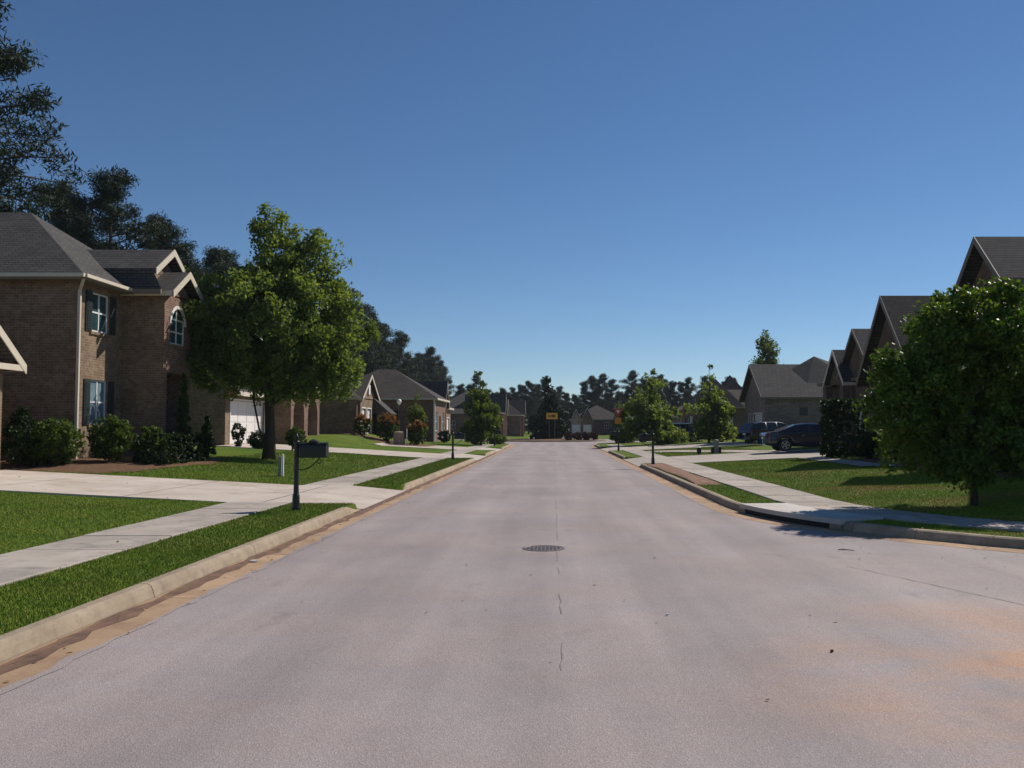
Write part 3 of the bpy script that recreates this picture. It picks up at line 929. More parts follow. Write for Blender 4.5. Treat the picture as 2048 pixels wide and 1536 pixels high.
def gable_x(root, x_front, x_back, yc, half, z_eave, z_ridge, mat, fascia, wall_mat, x_wall=None, over=0.35, t=0.16, side=True):
    """ridge along X, gable facing the street at x_front (roof edge); wall triangle at x_wall"""
    x_wall = x_wall if x_wall is not None else x_front
    mb = MB()
    roof_slab(mb, [(x_front, yc-half, z_eave), (x_back, yc-half, z_eave), (x_back, yc, z_ridge), (x_front, yc, z_ridge)], t)
    roof_slab(mb, [(x_front, yc, z_ridge), (x_back, yc, z_ridge), (x_back, yc+half, z_eave), (x_front, yc+half, z_eave)], t)
    r = mb.build('roof', mat, root)
    s = 1 if x_front > x_back else -1
    f = MB(); e = 0.03*s
    for sg in (-1, 1):
        f.prism([(x_front, yc+sg*half*1.005, z_eave+0.012), (x_front, yc, z_ridge+0.012), (x_front, yc, z_ridge-0.24), (x_front, yc+sg*half*1.005, z_eave-0.24)], (e, 0, 0))
    for sg in ((-1, 1) if side else ()):
        y = yc+sg*(half+0.004); f.box((x_front-0.02*s, y, z_eave-0.17), (x_back, y+sg*0.03, z_eave+0.005))
    f.build('fascia', fascia, r)
    if wall_mat:
        k = (z_ridge-z_eave)/half; h2 = half - over
        MB().prism([(x_wall, yc-h2, z_eave-0.02), (x_wall, yc+h2, z_eave-0.02), (x_wall, yc, z_eave + k*h2 - 0.16)], (-0.12*s, 0, 0)).build('gable_wall', wall_mat, root)
    return r

def hip_roof(root, x0, x1, y0, y1, ze, zr, mat, fascia, t=0.18, ridge='X'):
    mb = MB()
    if ridge == 'X':
        a = (y1-y0)/2; yc = (y0+y1)/2; ra, rb = x0+a, x1-a
        if ra > rb: ra = rb = (x0+x1)/2
        P0, P1 = (ra, yc, zr), (rb, yc, zr)
        for q in ([(x0,y0,ze),(x1,y0,ze),P1,P0], [(x1,y1,ze),(x0,y1,ze),P0,P1], [(x1,y0,ze),(x1,y1,ze),P1], [(x0,y1,ze),(x0,y0,ze),P0]): mb.poly(q)
    else:
        a = (x1-x0)/2; xc = (x0+x1)/2; ra, rb = y0+a, y1-a
        if ra > rb: ra = rb = (y0+y1)/2
        P0, P1 = (xc, ra, zr), (xc, rb, zr)
        for q in ([(x1,y0,ze),(x1,y1,ze),P1,P0], [(x0,y1,ze),(x0,y0,ze),P0,P1], [(x0,y0,ze),(x1,y0,ze),P0], [(x1,y1,ze),(x0,y1,ze),P1]): mb.poly(q)
    mb.poly([(x0+.02,y0+.02,ze-0.02),(x0+.02,y1-.02,ze-0.02),(x1-.02,y1-.02,ze-0.02),(x1-.02,y0+.02,ze-0.02)])
    r = mb.build('roof', mat, root)
    f = MB(); w = 0.05; zl = ze - t; zh = ze - 0.004
    f.box((x0, y0-w, zl), (x1, y0, zh)); f.box((x0, y1, zl), (x1, y1+w, zh))
    f.box((x0-w, y0-w, zl), (x0, y1+w, zh)); f.box((x1, y0-w, zl), (x1+w, y1+w, zh))
    f.poly([(x0, y0, zl+0.01), (x0, y1, zl+0.01), (x1, y1, zl+0.01), (x1, y0, zl+0.01)])
    f.build('fascia', fascia, r)
    return r

# ---- the two-storey brick house on the left
h1 = empty('brick_house', (-18, 31, 0.6), 'two-storey tan brick house with hip roof and nested entry gables on the left', 'house')
BT = M['brick_tan']
zg = 0.45; ze = 6.50
near = Facade(h1, (-27.5, 28.0), (-15.12, 28.0)); near.wall(zg, ze, [], BT)
fr = Facade(h1, (-15.12, 28.0), (-15.12, 31.0))
w_up = (0.86, 1.98, 4.90, 6.20); w_lo = (0.86, 1.98, 1.85, 3.32)
fr.wall(zg, ze, [w_up, w_lo], BT)
fr.window(*w_up, M['glass'], shutters=(-1, 1)); fr.window(*w_lo, M['glass_blind'], shutters=(-1, 1))
bs = Facade(h1, (-15.12, 31.0), (-13.68, 31.0)); bs.wall(zg, ze - 0.05, [], BT)
bf = Facade(h1, (-13.68, 31.0), (-13.68, 33.3))
aw = (0.50, 1.75, 4.74, 6.10, True); pd = (0.28, 2.02, zg, 3.70, False, 1.3)
bf.wall(zg, ze - 0.05, [aw, pd], M['brick_red'])
bf.window(0.50, 1.75, 4.74, 6.10, M['glass'], cols=2, rows=3, arch=True)
MB().box((-15.04, 31.1, zg), (-15.00, 33.2, 3.7)).build('porch_wall', BT, h1)
dr = MB().box((-14.995, 31.6, 0.75), (-14.95, 32.6, 2.9)).build('door', M['shutter'], h1)
MB().box((-14.945, 32.45, 1.7), (-14.90, 32.51, 1.8)).build('handle', M['galv'], dr)
MB().box((-15.0, 31.05, zg-0.2), (-13.4, 33.2, 0.80)).build('porch_step', M['walk'], h1)
bk = Facade(h1, (-13.68, 33.3), (-15.12, 33.3)); bk.wall(zg, ze - 0.05, [], BT)
fr2 = Facade(h1, (-15.12, 33.3), (-15.12, 35.5)); o1 = (0.55, 1.65, 4.9, 6.2); o2 = (0.55, 1.65, 1.85, 3.32)
fr2.wall(zg, ze, [o1, o2], BT); fr2.window(*o1, M['glass'], shutters=(-1, 1)); fr2.window(*o2, M['glass_blind'], shutters=(-1, 1))
Facade(h1, (-15.12, 35.5), (-27.5, 35.5)).wall(zg, ze, [], BT)
Facade(h1, (-27.5, 35.5), (-27.5, 28.0)).wall(zg, ze, [], BT)
r1 = hip_roof(h1, -28.0, -14.7, 27.5, 35.94, 6.56, 9.52, M['roof_grey'], M['trim_tan'])
g1 = MB(); g1.bar((-14.62, 27.5, 6.50), (-14.62, 30.7, 6.50), 0.11, 0.11); g1.bar((-28, 27.42, 6.50), (-14.62, 27.42, 6.50), 0.11, 0.11)
g1.build('gutter', M['trim'], r1)
dp = MB(); dp.bar((-15.03, 27.94, 0.5), (-15.03, 27.94, 6.1), 0.085, 0.085); dp.bar((-15.03, 27.94, 6.1), (-14.68, 27.5, 6.42), 0.085, 0.085)
dp.build('downspout', M['trim'], h1)
# entry tower: lower gable in front, taller gable behind it
gable_x(h1, -13.30, -15.2, 32.18, 1.40, 6.52, 7.42, M['roof_grey'], M['trim'], M['brick_red'], x_wall=-13.66, over=0.28)
gable_x(h1, -13.90, -20.0, 32.20, 1.46, 7.31, 8.25, M['roof_grey'], M['trim'], M['brick_red'], x_wall=-14.25, over=0.3, side=False)
MB().box((-19, 31.0, 6.40), (-14.27, 33.4, 7.3)).build('wall', BT, h1)
mb = MB(); roof_slab(mb, [(-13.62, 30.56, 6.56), (-16.4, 30.56, 6.56), (-16.4, 30.80, 7.22), (-14.02, 30.80, 7.22)], 0.1)
pr1 = mb.build('pent_roof', M['roof_grey'], h1)
MB().bar((-13.6, 30.52, 6.46), (-14.7, 30.52, 6.46), 0.10, 0.16).build('fascia', M['trim_tan'], pr1)
# garage wing towards the camera, mostly outside the picture
gfr = Facade(h1, (-15.0, 17.6), (-15.0, 24.1)); go = (0.6, 5.5, 0.45, 2.75)
gfr.wall(0.35, 3.4, [go], BT); gfr.garage(*go)
Facade(h1, (-15.0, 24.1), (-21.5, 24.1)).wall(0.3, 3.4, [], BT); Facade(h1, (-21.5, 17.6), (-15.0, 17.6)).wall(0.3, 3.4, [], BT)
gable_x(h1, -14.6, -22, 20.85, 3.6, 3.46, 6.3, M['roof_grey'], M['trim'], BT, x_wall=-15.0, over=0.3)
MB().bar((-14.66, 17.3, 3.38), (-14.66, 24.35, 3.38), 0.16, 0.16).build('cornice', M['trim'], h1)
MB().box((-28, 24.3, 0.3), (-21.5, 28.0, 5.9)).build('wall', BT, h1)

# ---- house with the white garage door
h2 = empty('brick_house', (-22, 56, 0.7), 'brick house with white garage door and brick arches behind the big tree', 'house')
a = Facade(h2, (-18.0, 48.6), (-18.0, 56.0)); go = (0.75, 6.55, 0.80, 3.28)
a.wall(0.6, 6.6, [go], BT); a.garage(*go)
mb = MB(); roof_slab(mb, [(-17.3, 48.4, 3.75), (-17.3, 56.0, 3.75), (-18.0, 56.0, 4.25), (-18.0, 48.4, 4.25)][::-1], 0.10); mb.build('pent_roof', M['roof_brown'], h2)
MB().box((-17.30, 48.4, 3.50), (-17.24, 55.98, 3.74)).build('fascia', M['trim'], h2)
Facade(h2, (-18.0, 56.0), (-16.6, 56.0)).wall(0.6, 6.6, [], BT)
b = Facade(h2, (-16.6, 56.0), (-16.6, 62.8)); o1 = (0.55, 3.0, 1.1, 3.75, True, 0.9); o2 = (3.85, 6.3, 1.1, 3.75, True, 0.9)
b.wall(0.9, 6.6, [o1, o2], M['brick_red'])
for o in (o1, o2):
    mbp = MB(); b.bx(mbp, o[0], o[1], 1.0, 3.75, 0.95, 1.0); mbp.build('porch_wall', M['brick_red'], h2)
    c = Facade(h2, (-17.54, 56.0), (-17.54, 62.8)); c.garage(o[0]+0.15, o[1]-0.15, 1.1, 3.35, 4, 3, 0.0)
o3 = (0.9, 2.4, 4.6, 6.0); 
Facade(h2, (-27, 48.6), (-18, 48.6)).wall(0.6, 6.6, [], BT)
Facade(h2, (-16.6, 62.8), (-27, 62.8)).wall(0.6, 6.6, [], BT)
Facade(h2, (-27, 62.8), (-27, 48.6)).wall(0.6, 6.6, [], BT)
hip_roof(h2, -27.4, -16.2, 48.2, 63.2, 6.65, 9.6, M['roof_brown'], M['trim'], ridge='Y')

# ---- low tan house with steep street gable
h3 = empty('brick_house', (-19, 74, 1.1), 'low tan brick house with slanting eave line past the arches', 'house')
Facade(h3, (-25, 71.0), (-15.5, 71.0)).wall(0.4, 4.05, [], M['brick_tan'])
f3 = Facade(h3, (-15.5, 71.0), (-15.5, 78.0)); o1 = (0.5, 2.0, 1.2, 3.3); o2 = (2.6, 4.1, 1.2, 3.3); o3 = (5.0, 6.2, 1.2, 3.4)
f3.wall(0.6, 4.05, [o1, o2, o3], M['brick_tan']); f3.garage(*o1, 4, 2); f3.garage(*o2, 4, 2); f3.door(*o3, M['shutter'])
Facade(h3, (-15.5, 78.0), (-25, 78.0)).wall(0.4, 4.05, [], M['brick_tan'])
gable_x(h3, -15.2, -25.4, 74.0, 3.4, 4.15, 6.15, M['roof_brown'], M['trim'], M['brick_tan'], x_wall=-15.5, over=0.3)
w3 = (0, 0)
MB().box((-15.43, 73.7, 4.5), (-15.38, 74.3, 5.3)).build('vent', M['white'], h3)
# side wing with the slanting rake that faces the camera
MB().prism([(-25, 70.6, 0.5), (-15.7, 70.6, 0.5), (-15.7, 70.6, 4.05), (-19.6, 70.6, 6.4), (-25, 70.6, 6.4)], (0, 0.38, 0)).build('wall', M['brick_tan'], h3)
rk = MB(); rk.bar((-15.35, 70.5, 3.98), (-19.7, 70.5, 6.6), 0.22, 0.22); rk.build('rake_board', M['trim'], h3)
mb = MB(); roof_slab(mb, [(-15.3, 70.45, 4.12), (-19.8, 70.45, 6.80), (-19.8, 74, 6.80), (-15.3, 71.6, 4.12)][::-1], 0.1); mb.build('roof', M['roof_brown'], h3)
b3 = MB(); b3.box((-15.2, 76.2, 0.8), (-14.2, 78.4, 2.9)); b3.build('porch', M['brick_grey'], h3)
MB().prism([(-13.9, 75.9, 2.9), (-15.5, 75.9, 2.9), (-15.5, 75.9, 4.3)], (0, 2.8, 0)).build('porch_roof', M['roof_grey'], h3)

# ---- dark-roofed brick bungalow
h4 = empty('brick_house', (-15, 88, 0.4), 'dark hip-roofed red brick house behind the white balloon', 'house')
n4 = Facade(h4, (-22, 84.0), (-11.4, 84.0)); o = (5.8, 7.4, 1.6, 3.4); 
n4.wall(0.2, 4.5, [o], M['brick_red'])
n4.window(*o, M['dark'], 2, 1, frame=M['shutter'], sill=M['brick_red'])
f4 = Facade(h4, (-11.4, 84.0), (-11.4, 93.0)); o1 = (1.4, 2.8, 1.4, 3.3); o2 = (4.2, 5.3, 0.5, 2.9); o3 = (6.5, 8.0, 1.4, 3.3)
f4.wall(0.2, 4.5, [o1, o2, o3], M['brick_red']); f4.window(*o1, M['glass_blind'], sill=M['brick_red']); f4.window(*o3, M['glass_blind'], sill=M['brick_red']); f4.door(*o2, M['shutter'])
Facade(h4, (-11.4, 93.0), (-22, 93.0)).wall(0.2, 4.5, [], M['brick_red'])
hip_roof(h4, -22.5, -11.0, 83.6, 93.4, 4.55, 7.55, M['roof_brown'], M['trim'])
MB().bar((-11.32, 83.92, 0.3), (-11.32, 83.92, 4.4), 0.14, 0.14).build('corner_post', M['white'], h4)

# ---- simple generator for the houses round and beyond the roundabout
def gable_y(root, xc, half, y_front, y_back, z_eave, z_ridge, mat, fascia, wall_mat, zb):
    mb = MB()
    roof_slab(mb, [(xc-half, y_front, z_eave), (xc, y_front, z_ridge), (xc, y_back, z_ridge), (xc-half, y_back, z_eave)], 0.14)
    roof_slab(mb, [(xc, y_front, z_ridge), (xc+half, y_front, z_eave), (xc+half, y_back, z_eave), (xc, y_back, z_ridge)], 0.14)
    r = mb.build('roof', mat, root); f = MB()
    for sg in (-1, 1):
        f.prism([(xc+sg*half, y_front, z_eave+0.01), (xc, y_front, z_ridge+0.01), (xc, y_front, z_ridge-0.22), (xc+sg*half, y_front, z_eave-0.22)], (0, -0.03, 0))
    f.build('fascia', fascia, r)
    k = (z_ridge-z_eave)/half; h2 = half-0.2
    return MB().prism([(xc-h2, y_front+0.3, zb), (xc+h2, y_front+0.3, zb), (xc+h2, y_front+0.3, z_eave-0.02), (xc, y_front+0.3, z_eave+k*h2-0.15), (xc-h2, y_front+0.3, z_eave-0.02)], (0, 0.2, 0)).build('gable_wall', wall_mat, root)
def far_house(x0, x1, y0, y1, zb, ze, zr, wall, roof, face, label, gables=(), hip=True):
    """face = 'E' or 'W' (street side) ; gables: (offset from y0, half width, ridge z)"""
    t = empty('brick_house', ((x0+x1)/2, (y0+y1)/2, zb), label, 'house')
    fx = x1 if face == 'E' else x0
    if face == 'E': f = Facade(t, (fx, y0), (fx, y1))
    else: f = Facade(t, (fx, y1), (fx, y0))
    L = y1 - y0
    ops = [(L*0.10, L*0.10+1.1, zb+1.0, zb+2.4), (L*0.42, L*0.42+1.0, zb+0.15, zb+2.3), (L*0.66, L*0.66+2.4, zb+0.15, zb+2.35)]
    f.wall(zb-0.4, ze, ops, wall)
    f.window(*ops[0], M['glass_blind'], sill=wall); f.door(*ops[1], M['shutter']); f.garage(*ops[2], 4, 2)
    near_ = Facade(t, (x0, y0), (x1, y0)); W = x1 - x0
    op = [(W*0.3, W*0.3+1.0, zb+1.1, zb+2.4), (W*0.62, W*0.62+1.0, zb+1.1, zb+2.4)]
    near_.wall(zb-0.4, ze, op, wall)
    for q in op: near_.window(*q, M['glass'], sill=wall)
    Facade(t, (x1, y1), (x0, y1)).wall(zb-0.4, ze, [], wall)
    if face == 'E': Facade(t, (x0, y1), (x0, y0)).wall(zb-0.4, ze, [], wall)
    else: Facade(t, (x1, y0), (x1, y1)).wall(zb-0.4, ze, [], wall)
    hip_roof(t, x0-0.35, x1+0.35, y0-0.35, y1+0.35, ze+0.05, zr, roof, M['trim'], ridge='X' if W > L else 'Y')
    s = 1 if face == 'E' else -1
    for off, half, z in gables:
        gable_x(t, fx + s*0.75, (x0+x1)/2, y0+off, half, ze+0.02, z, roof, M['trim'], wall, x_wall=fx + s*0.45, over=0.25)
        MB().box((fx + s*0.01, y0+off-half+0.25, zb-0.4), (fx + s*0.45, y0+off-half+0.75, ze)).build('pier', wall, t)
        MB().box((fx + s*0.01, y0+off+half-0.75, zb-0.4), (fx + s*0.45, y0+off+half-0.25, ze)).build('pier', wall, t)
    return t
far_house(-22, -12.6, 97, 108, 0.5, 4.0, 7.6, M['brick_tan'], M['roof_grey'], 'E', 'tan brick house with pale lit gable left of the far small tree', [(1.8, 1.7, 6.9)])
far_house(-19.5, -8.2, 136, 148, 0.4, 4.0, 7.6, M['brick_red'], M['roof_grey'], 'E', 'grey-roofed brick house just left of the roundabout tree', [(2.2, 1.9, 6.9), (8.0, 2.0, 6.4)])
far_house(-15, -6.0, 160, 172, 0.4, 4.0, 8.0, M['brick_red'], M['roof_brown'], 'E', 'second grey-roofed house half hidden behind the roundabout tree', [(3, 2.2, 6.8)])
hg = far_house(3.6, 14, 178, 190, 0.4, 3.4, 6.4, M['brick_red'], M['roof_brown'], 'W', 'small brick house with two pointed gables beyond the purple hedge')
for xc_, hf, zr_, wm in ((4.4, 1.15, 5.4, M['brick_pale']), (6.6, 1.35, 5.7, M['brick_tan'])):
    gable_y(hg, xc_, hf, 175.6, 184, 3.0, zr_, M['roof_brown'], M['trim'], wm, 0.1)
    gg = Facade(hg, (xc_-0.8, 175.9), (xc_+0.8, 175.9)); gg.garage(0.1, 1.5, 0.35, 2.2, 4, 2, -0.1)
far_house(12.5, 24, 168, 180, 0.4, 3.8, 7.0, M['brick_red'], M['roof_brown'], 'W', 'brown-roofed far house behind the yield sign', [(3.2, 2.0, 6.2)])

# ---- corner house on the right (street-facing gables seen from the side)
hA = empty('brick_house', (19, 29, 0.4), 'steep-gabled brick corner house behind the right-hand maple', 'house')
BG = M['brick_brown']
nA = Facade(hA, (14.15, 27.45), (27, 27.45)); oN = (3.0, 4.1, 4.2, 5.5); nA.wall(0.1, 6.3, [oN], BG); nA.window(*oN, M['glass'], sill=BG)
gA = Facade(hA, (14.15, 32.4), (14.15, 27.45)); oG = [(0.9, 2.0, 0.6, 2.85), (2.95, 4.3, 1.4, 3.0)]
gA.wall(0.1, 3.6, oG, BG); gA.door(*oG[0], M['shutter']); gA.window(*oG[1], M['glass'], shutters=(-1, 1), sill=BG)
gA2 = Facade(hA, (14.15, 30.05), (14.15, 27.45)); oU = (0.65, 1.95, 4.2, 5.7); gA2.wall(3.6, 6.3, [oU], BG); gA2.window(*oU, M['glass'], sill=BG)
Facade(hA, (20, 30.05), (14.15, 30.05)).wall(3.5, 6.3, [], BG)
Facade(hA, (14.15, 32.4), (13.5, 32.4)).wall(0.1, 3.6, [], BG)
fB = Facade(hA, (13.5, 38.05), (13.5, 32.4)); oB = (2.0, 3.7, 1.4, 3.1); fB.wall(0.1, 3.6, [oB], BG); fB.window(*oB, M['glass'], shutters=(-1, 1), sill=BG)
Facade(hA, (13.5, 32.4), (14.15, 32.4)).wall(0.1, 3.6, [], BG)
Facade(hA, (27, 38.05), (13.5, 38.05)).wall(0.1, 3.6, [], BG)
Facade(hA, (27, 27.45), (27, 38.05)).wall(0.1, 6.3, [], BG)
gable_x(hA, 13.75, 27.4, 28.75, 1.62, 6.35, 7.99, M['roof_grey'], M['trim_tan'], BG, x_wall=14.15, over=0.36)
gable_x(hA, 13.1, 27.4, 35.4, 2.98, 3.68, 7.04, M['roof_brown'], M['trim_tan'], BG, x_wall=13.45, over=0.3)
mb = MB(); roof_slab(mb, [(13.75, 30.1, 3.65), (13.75, 32.6, 3.65), (19, 32.6, 6.3), (19, 30.1, 6.3)][::-1], 0.14); mb.build('roof', M['roof_brown'], hA)
# nearer wing on the side street, outside the picture: it shades the lawn
wf = Facade(hA, (13.85, 25.0), (13.85, 18.2)); ow = [(1.2, 2.6, 1.3, 2.9), (4.3, 5.7, 1.3, 2.9)]
wf.wall(0.1, 3.6, ow, BG)
for o in ow: wf.window(*o, M['glass'], shutters=(-1, 1), sill=BG)
Facade(hA, (13.85, 18.2), (27, 18.2)).wall(0.1, 3.6, [], BG); Facade(hA, (27, 18.2), (27, 25.0)).wall(0.1, 3.6, [], BG)
Facade(hA, (27, 25.0), (13.85, 25.0)).wall(0.1, 3.6, [], BG)
gable_x(hA, 13.5, 27.4, 21.6, 3.75, 3.65, 7.2, M['roof_brown'], M['trim_tan'], BG, x_wall=13.85, over=0.3)
MB().box((15.5, 25.05, 0.1), (27, 27.4, 3.6)).build('wall', BG, hA)

# ---- house behind the tall hedge
hC = empty('brick_house', (22, 50, 0.5), 'gabled brick house behind the tall clipped hedge and navy sedan', 'house')
fC = Facade(hC, (17.0, 56.0), (17.0, 44.0)); oC = [(1.0, 2.3, 1.5, 3.1), (3.6, 4.7, 0.7, 2.95), (6.2, 11.0, 0.65, 2.95)]
fC.wall(0.2, 4.5, oC, BG); fC.window(*oC[0], M['glass'], sill=BG); fC.door(*oC[1], M['shutter']); fC.garage(*oC[2])
Facade(hC, (17, 44), (28, 44)).wall(0.2, 4.5, [], BG); Facade(hC, (28, 56), (17, 56)).wall(0.2, 4.5, [], BG); Facade(hC, (28, 44), (28, 56)).wall(0.2, 4.5, [], BG)
hip_roof(hC, 16.8, 28.4, 43.6, 56.4, 4.55, 6.5, M['roof_brown'], M['trim_tan'], ridge='X')
gable_x(hC, 16.6, 26, 49.2, 2.9, 4.56, 7.25, M['roof_grey'], M['trim_tan'], BG, x_wall=16.95, over=0.3)
gable_x(hC, 16.3, 22, 51.8, 1.9, 4.3, 6.3, M['roof_grey'], M['trim'], BG, x_wall=16.6, over=0.25)
MB().box((16.3, 50.0, 0.2), (16.7, 50.5, 4.3)).build('pier', BG, hC); MB().box((16.3, 53.1, 0.2), (16.7, 53.6, 4.3)).build('pier', BG, hC)

# ---- grey-tan house with plain side wall
hD = empty('brick_house', (20, 70, 0.5), 'grey-tan house with plain side wall and broad roof beyond the sedan', 'house')
nD = Facade(hD, (15.75, 66.0), (27, 66.0)); oD = [(2.5, 3.15, 2.6, 3.3), (5.6, 6.25, 2.6, 3.3)]
nD.wall(0.2, 4.0, oD, M['brick_grey'])
for q in oD: nD.window(*q, M['glass'], 1, 1, sill=False, frame=M['trim_tan'])
fD = Facade(hD, (15.75, 73.2), (15.75, 66.0)); oD2 = [(1.0, 2.2, 1.4, 2.9), (3.2, 6.0, 0.6, 2.8)]
fD.wall(0.2, 4.0, oD2, M['brick_grey']); fD.window(*oD2[0], M['glass'], sill=M['brick_grey']); fD.garage(*oD2[1])
Facade(hD, (27, 73.2), (15.75, 73.2)).wall(0.2, 4.0, [], M['brick_grey']); Facade(hD, (27, 66), (27, 73.2)).wall(0.2, 4.0, [], M['brick_grey'])
gable_x(hD, 15.35, 27.5, 69.6, 3.95, 4.0, 6.72, M['roof_grey'], M['trim_tan'], M['brick_grey'], x_wall=15.75, over=0.35)
mb = MB()
pk = (20.45, 69.6, 7.35)
for q in ([(18.6, 69.0, 6.35), (19.2, 67.2, 5.05), pk], [(19.2, 67.2, 5.05), (23.2, 67.2, 5.05), pk], [(23.2, 67.2, 5.05), (23.4, 69.6, 6.3), pk], [(23.4, 69.6, 6.3), (18.6, 69.6, 6.3), pk]): mb.poly(q)
mb.build('roof_peak', M['roof_grey'], hD)

# ---- house half hidden by the street trees on the right
hE = far_house(14.6, 24.5, 92, 104, 0.5, 3.9, 6.6, M['brick_red'], M['roof_brown'], 'W', 'dark brick house behind the right-hand street trees')
for xa, xb, ya, zt in ((14.2, 19.6, 91.6, 7.2), (16.6, 21.8, 94.0, 7.5)):
    hip_roof(hE, xa, xb, ya, ya + 5.4, 4.0, zt, M['roof_brown'], M['trim_tan'])

# ------------------------------------------------------------------ foliage
def leaves(centers, radius, per, size, rng, aspect=0.55, up=0.3, flat=1.0):
    """diamond-shaped leaf faces scattered round clump centres"""
    n = len(centers)*per
    c = np.repeat(centers, per, axis=0)
    rr = np.repeat(radius, per)[:, None] if np.ndim(radius) else radius
    off = rng.normal(size=(n, 3)); off /= np.linalg.norm(off, axis=1)[:, None] + 1e-9
    off *= (rng.random((n, 1))**0.45)*rr
    off[:, 2] *= flat
    p = c + off
    nrm = rng.normal(size=(n, 3)); nrm[:, 2] += up; nrm /= np.linalg.norm(nrm, axis=1)[:, None] + 1e-9
    t = np.cross(nrm, rng.normal(size=(n, 3))); t /= np.linalg.norm(t, axis=1)[:, None] + 1e-9
    b = np.cross(nrm, t)
    s = size*(0.6 + 0.8*rng.random((n, 1)))
    v = np.stack([p - t*s*0.5, p + b*s*aspect*0.5, p + t*s*0.5, p - b*s*aspect*0.5], 1).reshape(-1, 3)
    q = np.arange(n*4).reshape(-1, 4)
    return v, q

def lobe_centers(lobes, n, rng, shell=0.4):
    """points inside a union of ellipsoids (cx,cy,cz,rx,ry,rz), denser to the outside"""
    L = np.array(lobes, float)
    vol = L[:, 3]*L[:, 4]*L[:, 5]; pick = rng.choice(len(L), n, p=vol**0.85/np.sum(vol**0.85))
    d = rng.normal(size=(n, 3)); d /= np.linalg.norm(d, axis=1)[:, None]
    d *= (rng.random((n, 1)))**shell
    return L[pick, :3] + d*L[pick, 3:6]

def limbs(mb, base, top, r0, targets, rng, n=9):
    base = Vector(base); top = Vector(top)
    pts = []; rad = []
    for i in range(9):
        t = i/8; p = base.lerp(top, t) + Vector((math.sin(t*5+base.x)*0.05, math.cos(t*4)*0.05, 0))*(1 if i else 0)
        pts.append(p); rad.append(r0*(1.35 if i == 0 else 1)*(1-0.85*t))
    mb.tube(pts, rad, n)
    for c in targets:
        c = Vector(c); h = max(0.15, min(0.92, ((c.z - base.z)/(top.z - base.z))*0.72))
        s = base.lerp(top, h); mid = s.lerp(c, 0.5) + Vector((0, 0, 0.12*(c - s).length))
        rr = r0*(1-0.85*h)*0.55
        mb.tube([s, s.lerp(mid, 0.5) + Vector((0, 0, 0.05)), mid, c], [rr, rr*0.8, rr*0.55, rr*0.15], 6)

def tree(name, base, lobes, label, leaf, nclump, per, clump_r, size, trunk_r, seed, group=None, extra=None, up=0.3, top=None):
    rng = np.random.default_rng(seed)
    t = empty(name, base, label, 'tree', group)
    zt = top or max(l[2] + l[5]*0.5 for l in lobes)
    cx_ = np.mean([l[0] for l in lobes]); cy_ = np.mean([l[1] for l in lobes])
    mb = MB()
    tg = [(l[0], l[1], l[2]) for l in lobes]
    ex = lobe_centers(lobes, 10, rng, 0.6); tg += [tuple(e) for e in ex]
    limbs(mb, (base[0], base[1], base[2]-0.1), (base[0]*0.6+cx_*0.4, base[1]*0.6+cy_*0.4, zt), trunk_r, tg, rng)
    if extra: extra(mb)
    mb.build('trunk', M['bark'], t, smooth=True)
    spr = []
    for k in range(26):
        l = lobes[int(rng.integers(len(lobes)))]; d = rng.normal(size=3); d /= np.linalg.norm(d); d[2] = abs(d[2]) if rng.random() < 0.6 else d[2]
        q = rng.uniform(0.16, 0.34); spr.append((l[0]+d[0]*l[3]*1.02, l[1]+d[1]*l[4]*1.02, l[2]+d[2]*l[5]*1.05, l[3]*q, l[4]*q, l[5]*q*1.2))
    c = np.concatenate([lobe_centers(lobes, nclump, rng), lobe_centers(spr, max(20, nclump//9), rng)])
    v, q = leaves(c, clump_r*(0.6+0.8*rng.random(len(c))), per, size, rng, up=up)
    np_mesh('crown', v - np.array(base), q, leaf, t)
    return t

# big street tree on the left
def lob(xc, Y, sc, items, dy=0.75, seed=3):
    """items (px, py, rx, ry): the crown's lobes measured in the photograph at distance Y, given real size and depth"""
    rng = random.Random(seed); out = []
    for px, py, rx, ry in items:
        out.append((xc + (px[0] if isinstance(px, tuple) else px)/sc, Y + rng.uniform(-0.35, 0.35)*rx/sc, py/sc, rx/sc, rx/sc*dy, ry/sc))
    return out
TB = (-11.35, 35.4, float(land(-11.35, 35.4)))
s = 50.1
it = [(6, 500, 22, 44), (5, 462, 46, 60), (0, 412, 70, 58), (30, 392, 92, 76), (92, 380, 62, 92), (140, 330, 45, 70), (0, 305, 150, 100), (-115, 305, 80, 80), (-145, 365, 42, 38), (-175, 330, 30, 30),
      (110, 262, 85, 85), (0, 225, 150, 78), (-110, 215, 80, 62), (145, 205, 50, 42), (60, 185, 90, 50), (-160, 275, 60, 70), (-165, 215, 55, 55), (-188, 345, 26, 24)]
lobes = lob(TB[0], TB[1], s, [(a, b - 94 + 1.75*s, c, d) for a, b, c, d in it], 0.85)
lobes = [(l[0] + (0.2 if l[0] < TB[0] - 1.6 else 0), l[1] - (1.7 if l[0] < TB[0] - 1.6 else 0), *l[2:]) for l in lobes]
def sucker(mb):
    x, y, z = TB
    mb.tube([(x-0.1, y-0.1, z+0.3), (x-0.35, y-0.15, z+1.2), (x-0.62, y-0.1, z+2.4), (x-0.7, y, z+3.4)], [0.05, 0.04, 0.035, 0.02], 6)
tree('street_tree', TB, lobes, 'large leafy green tree on the left lawn by the two-storey house', M['leaf'], 900, 74, 0.37, 0.155, 0.22, 11, extra=sucker)

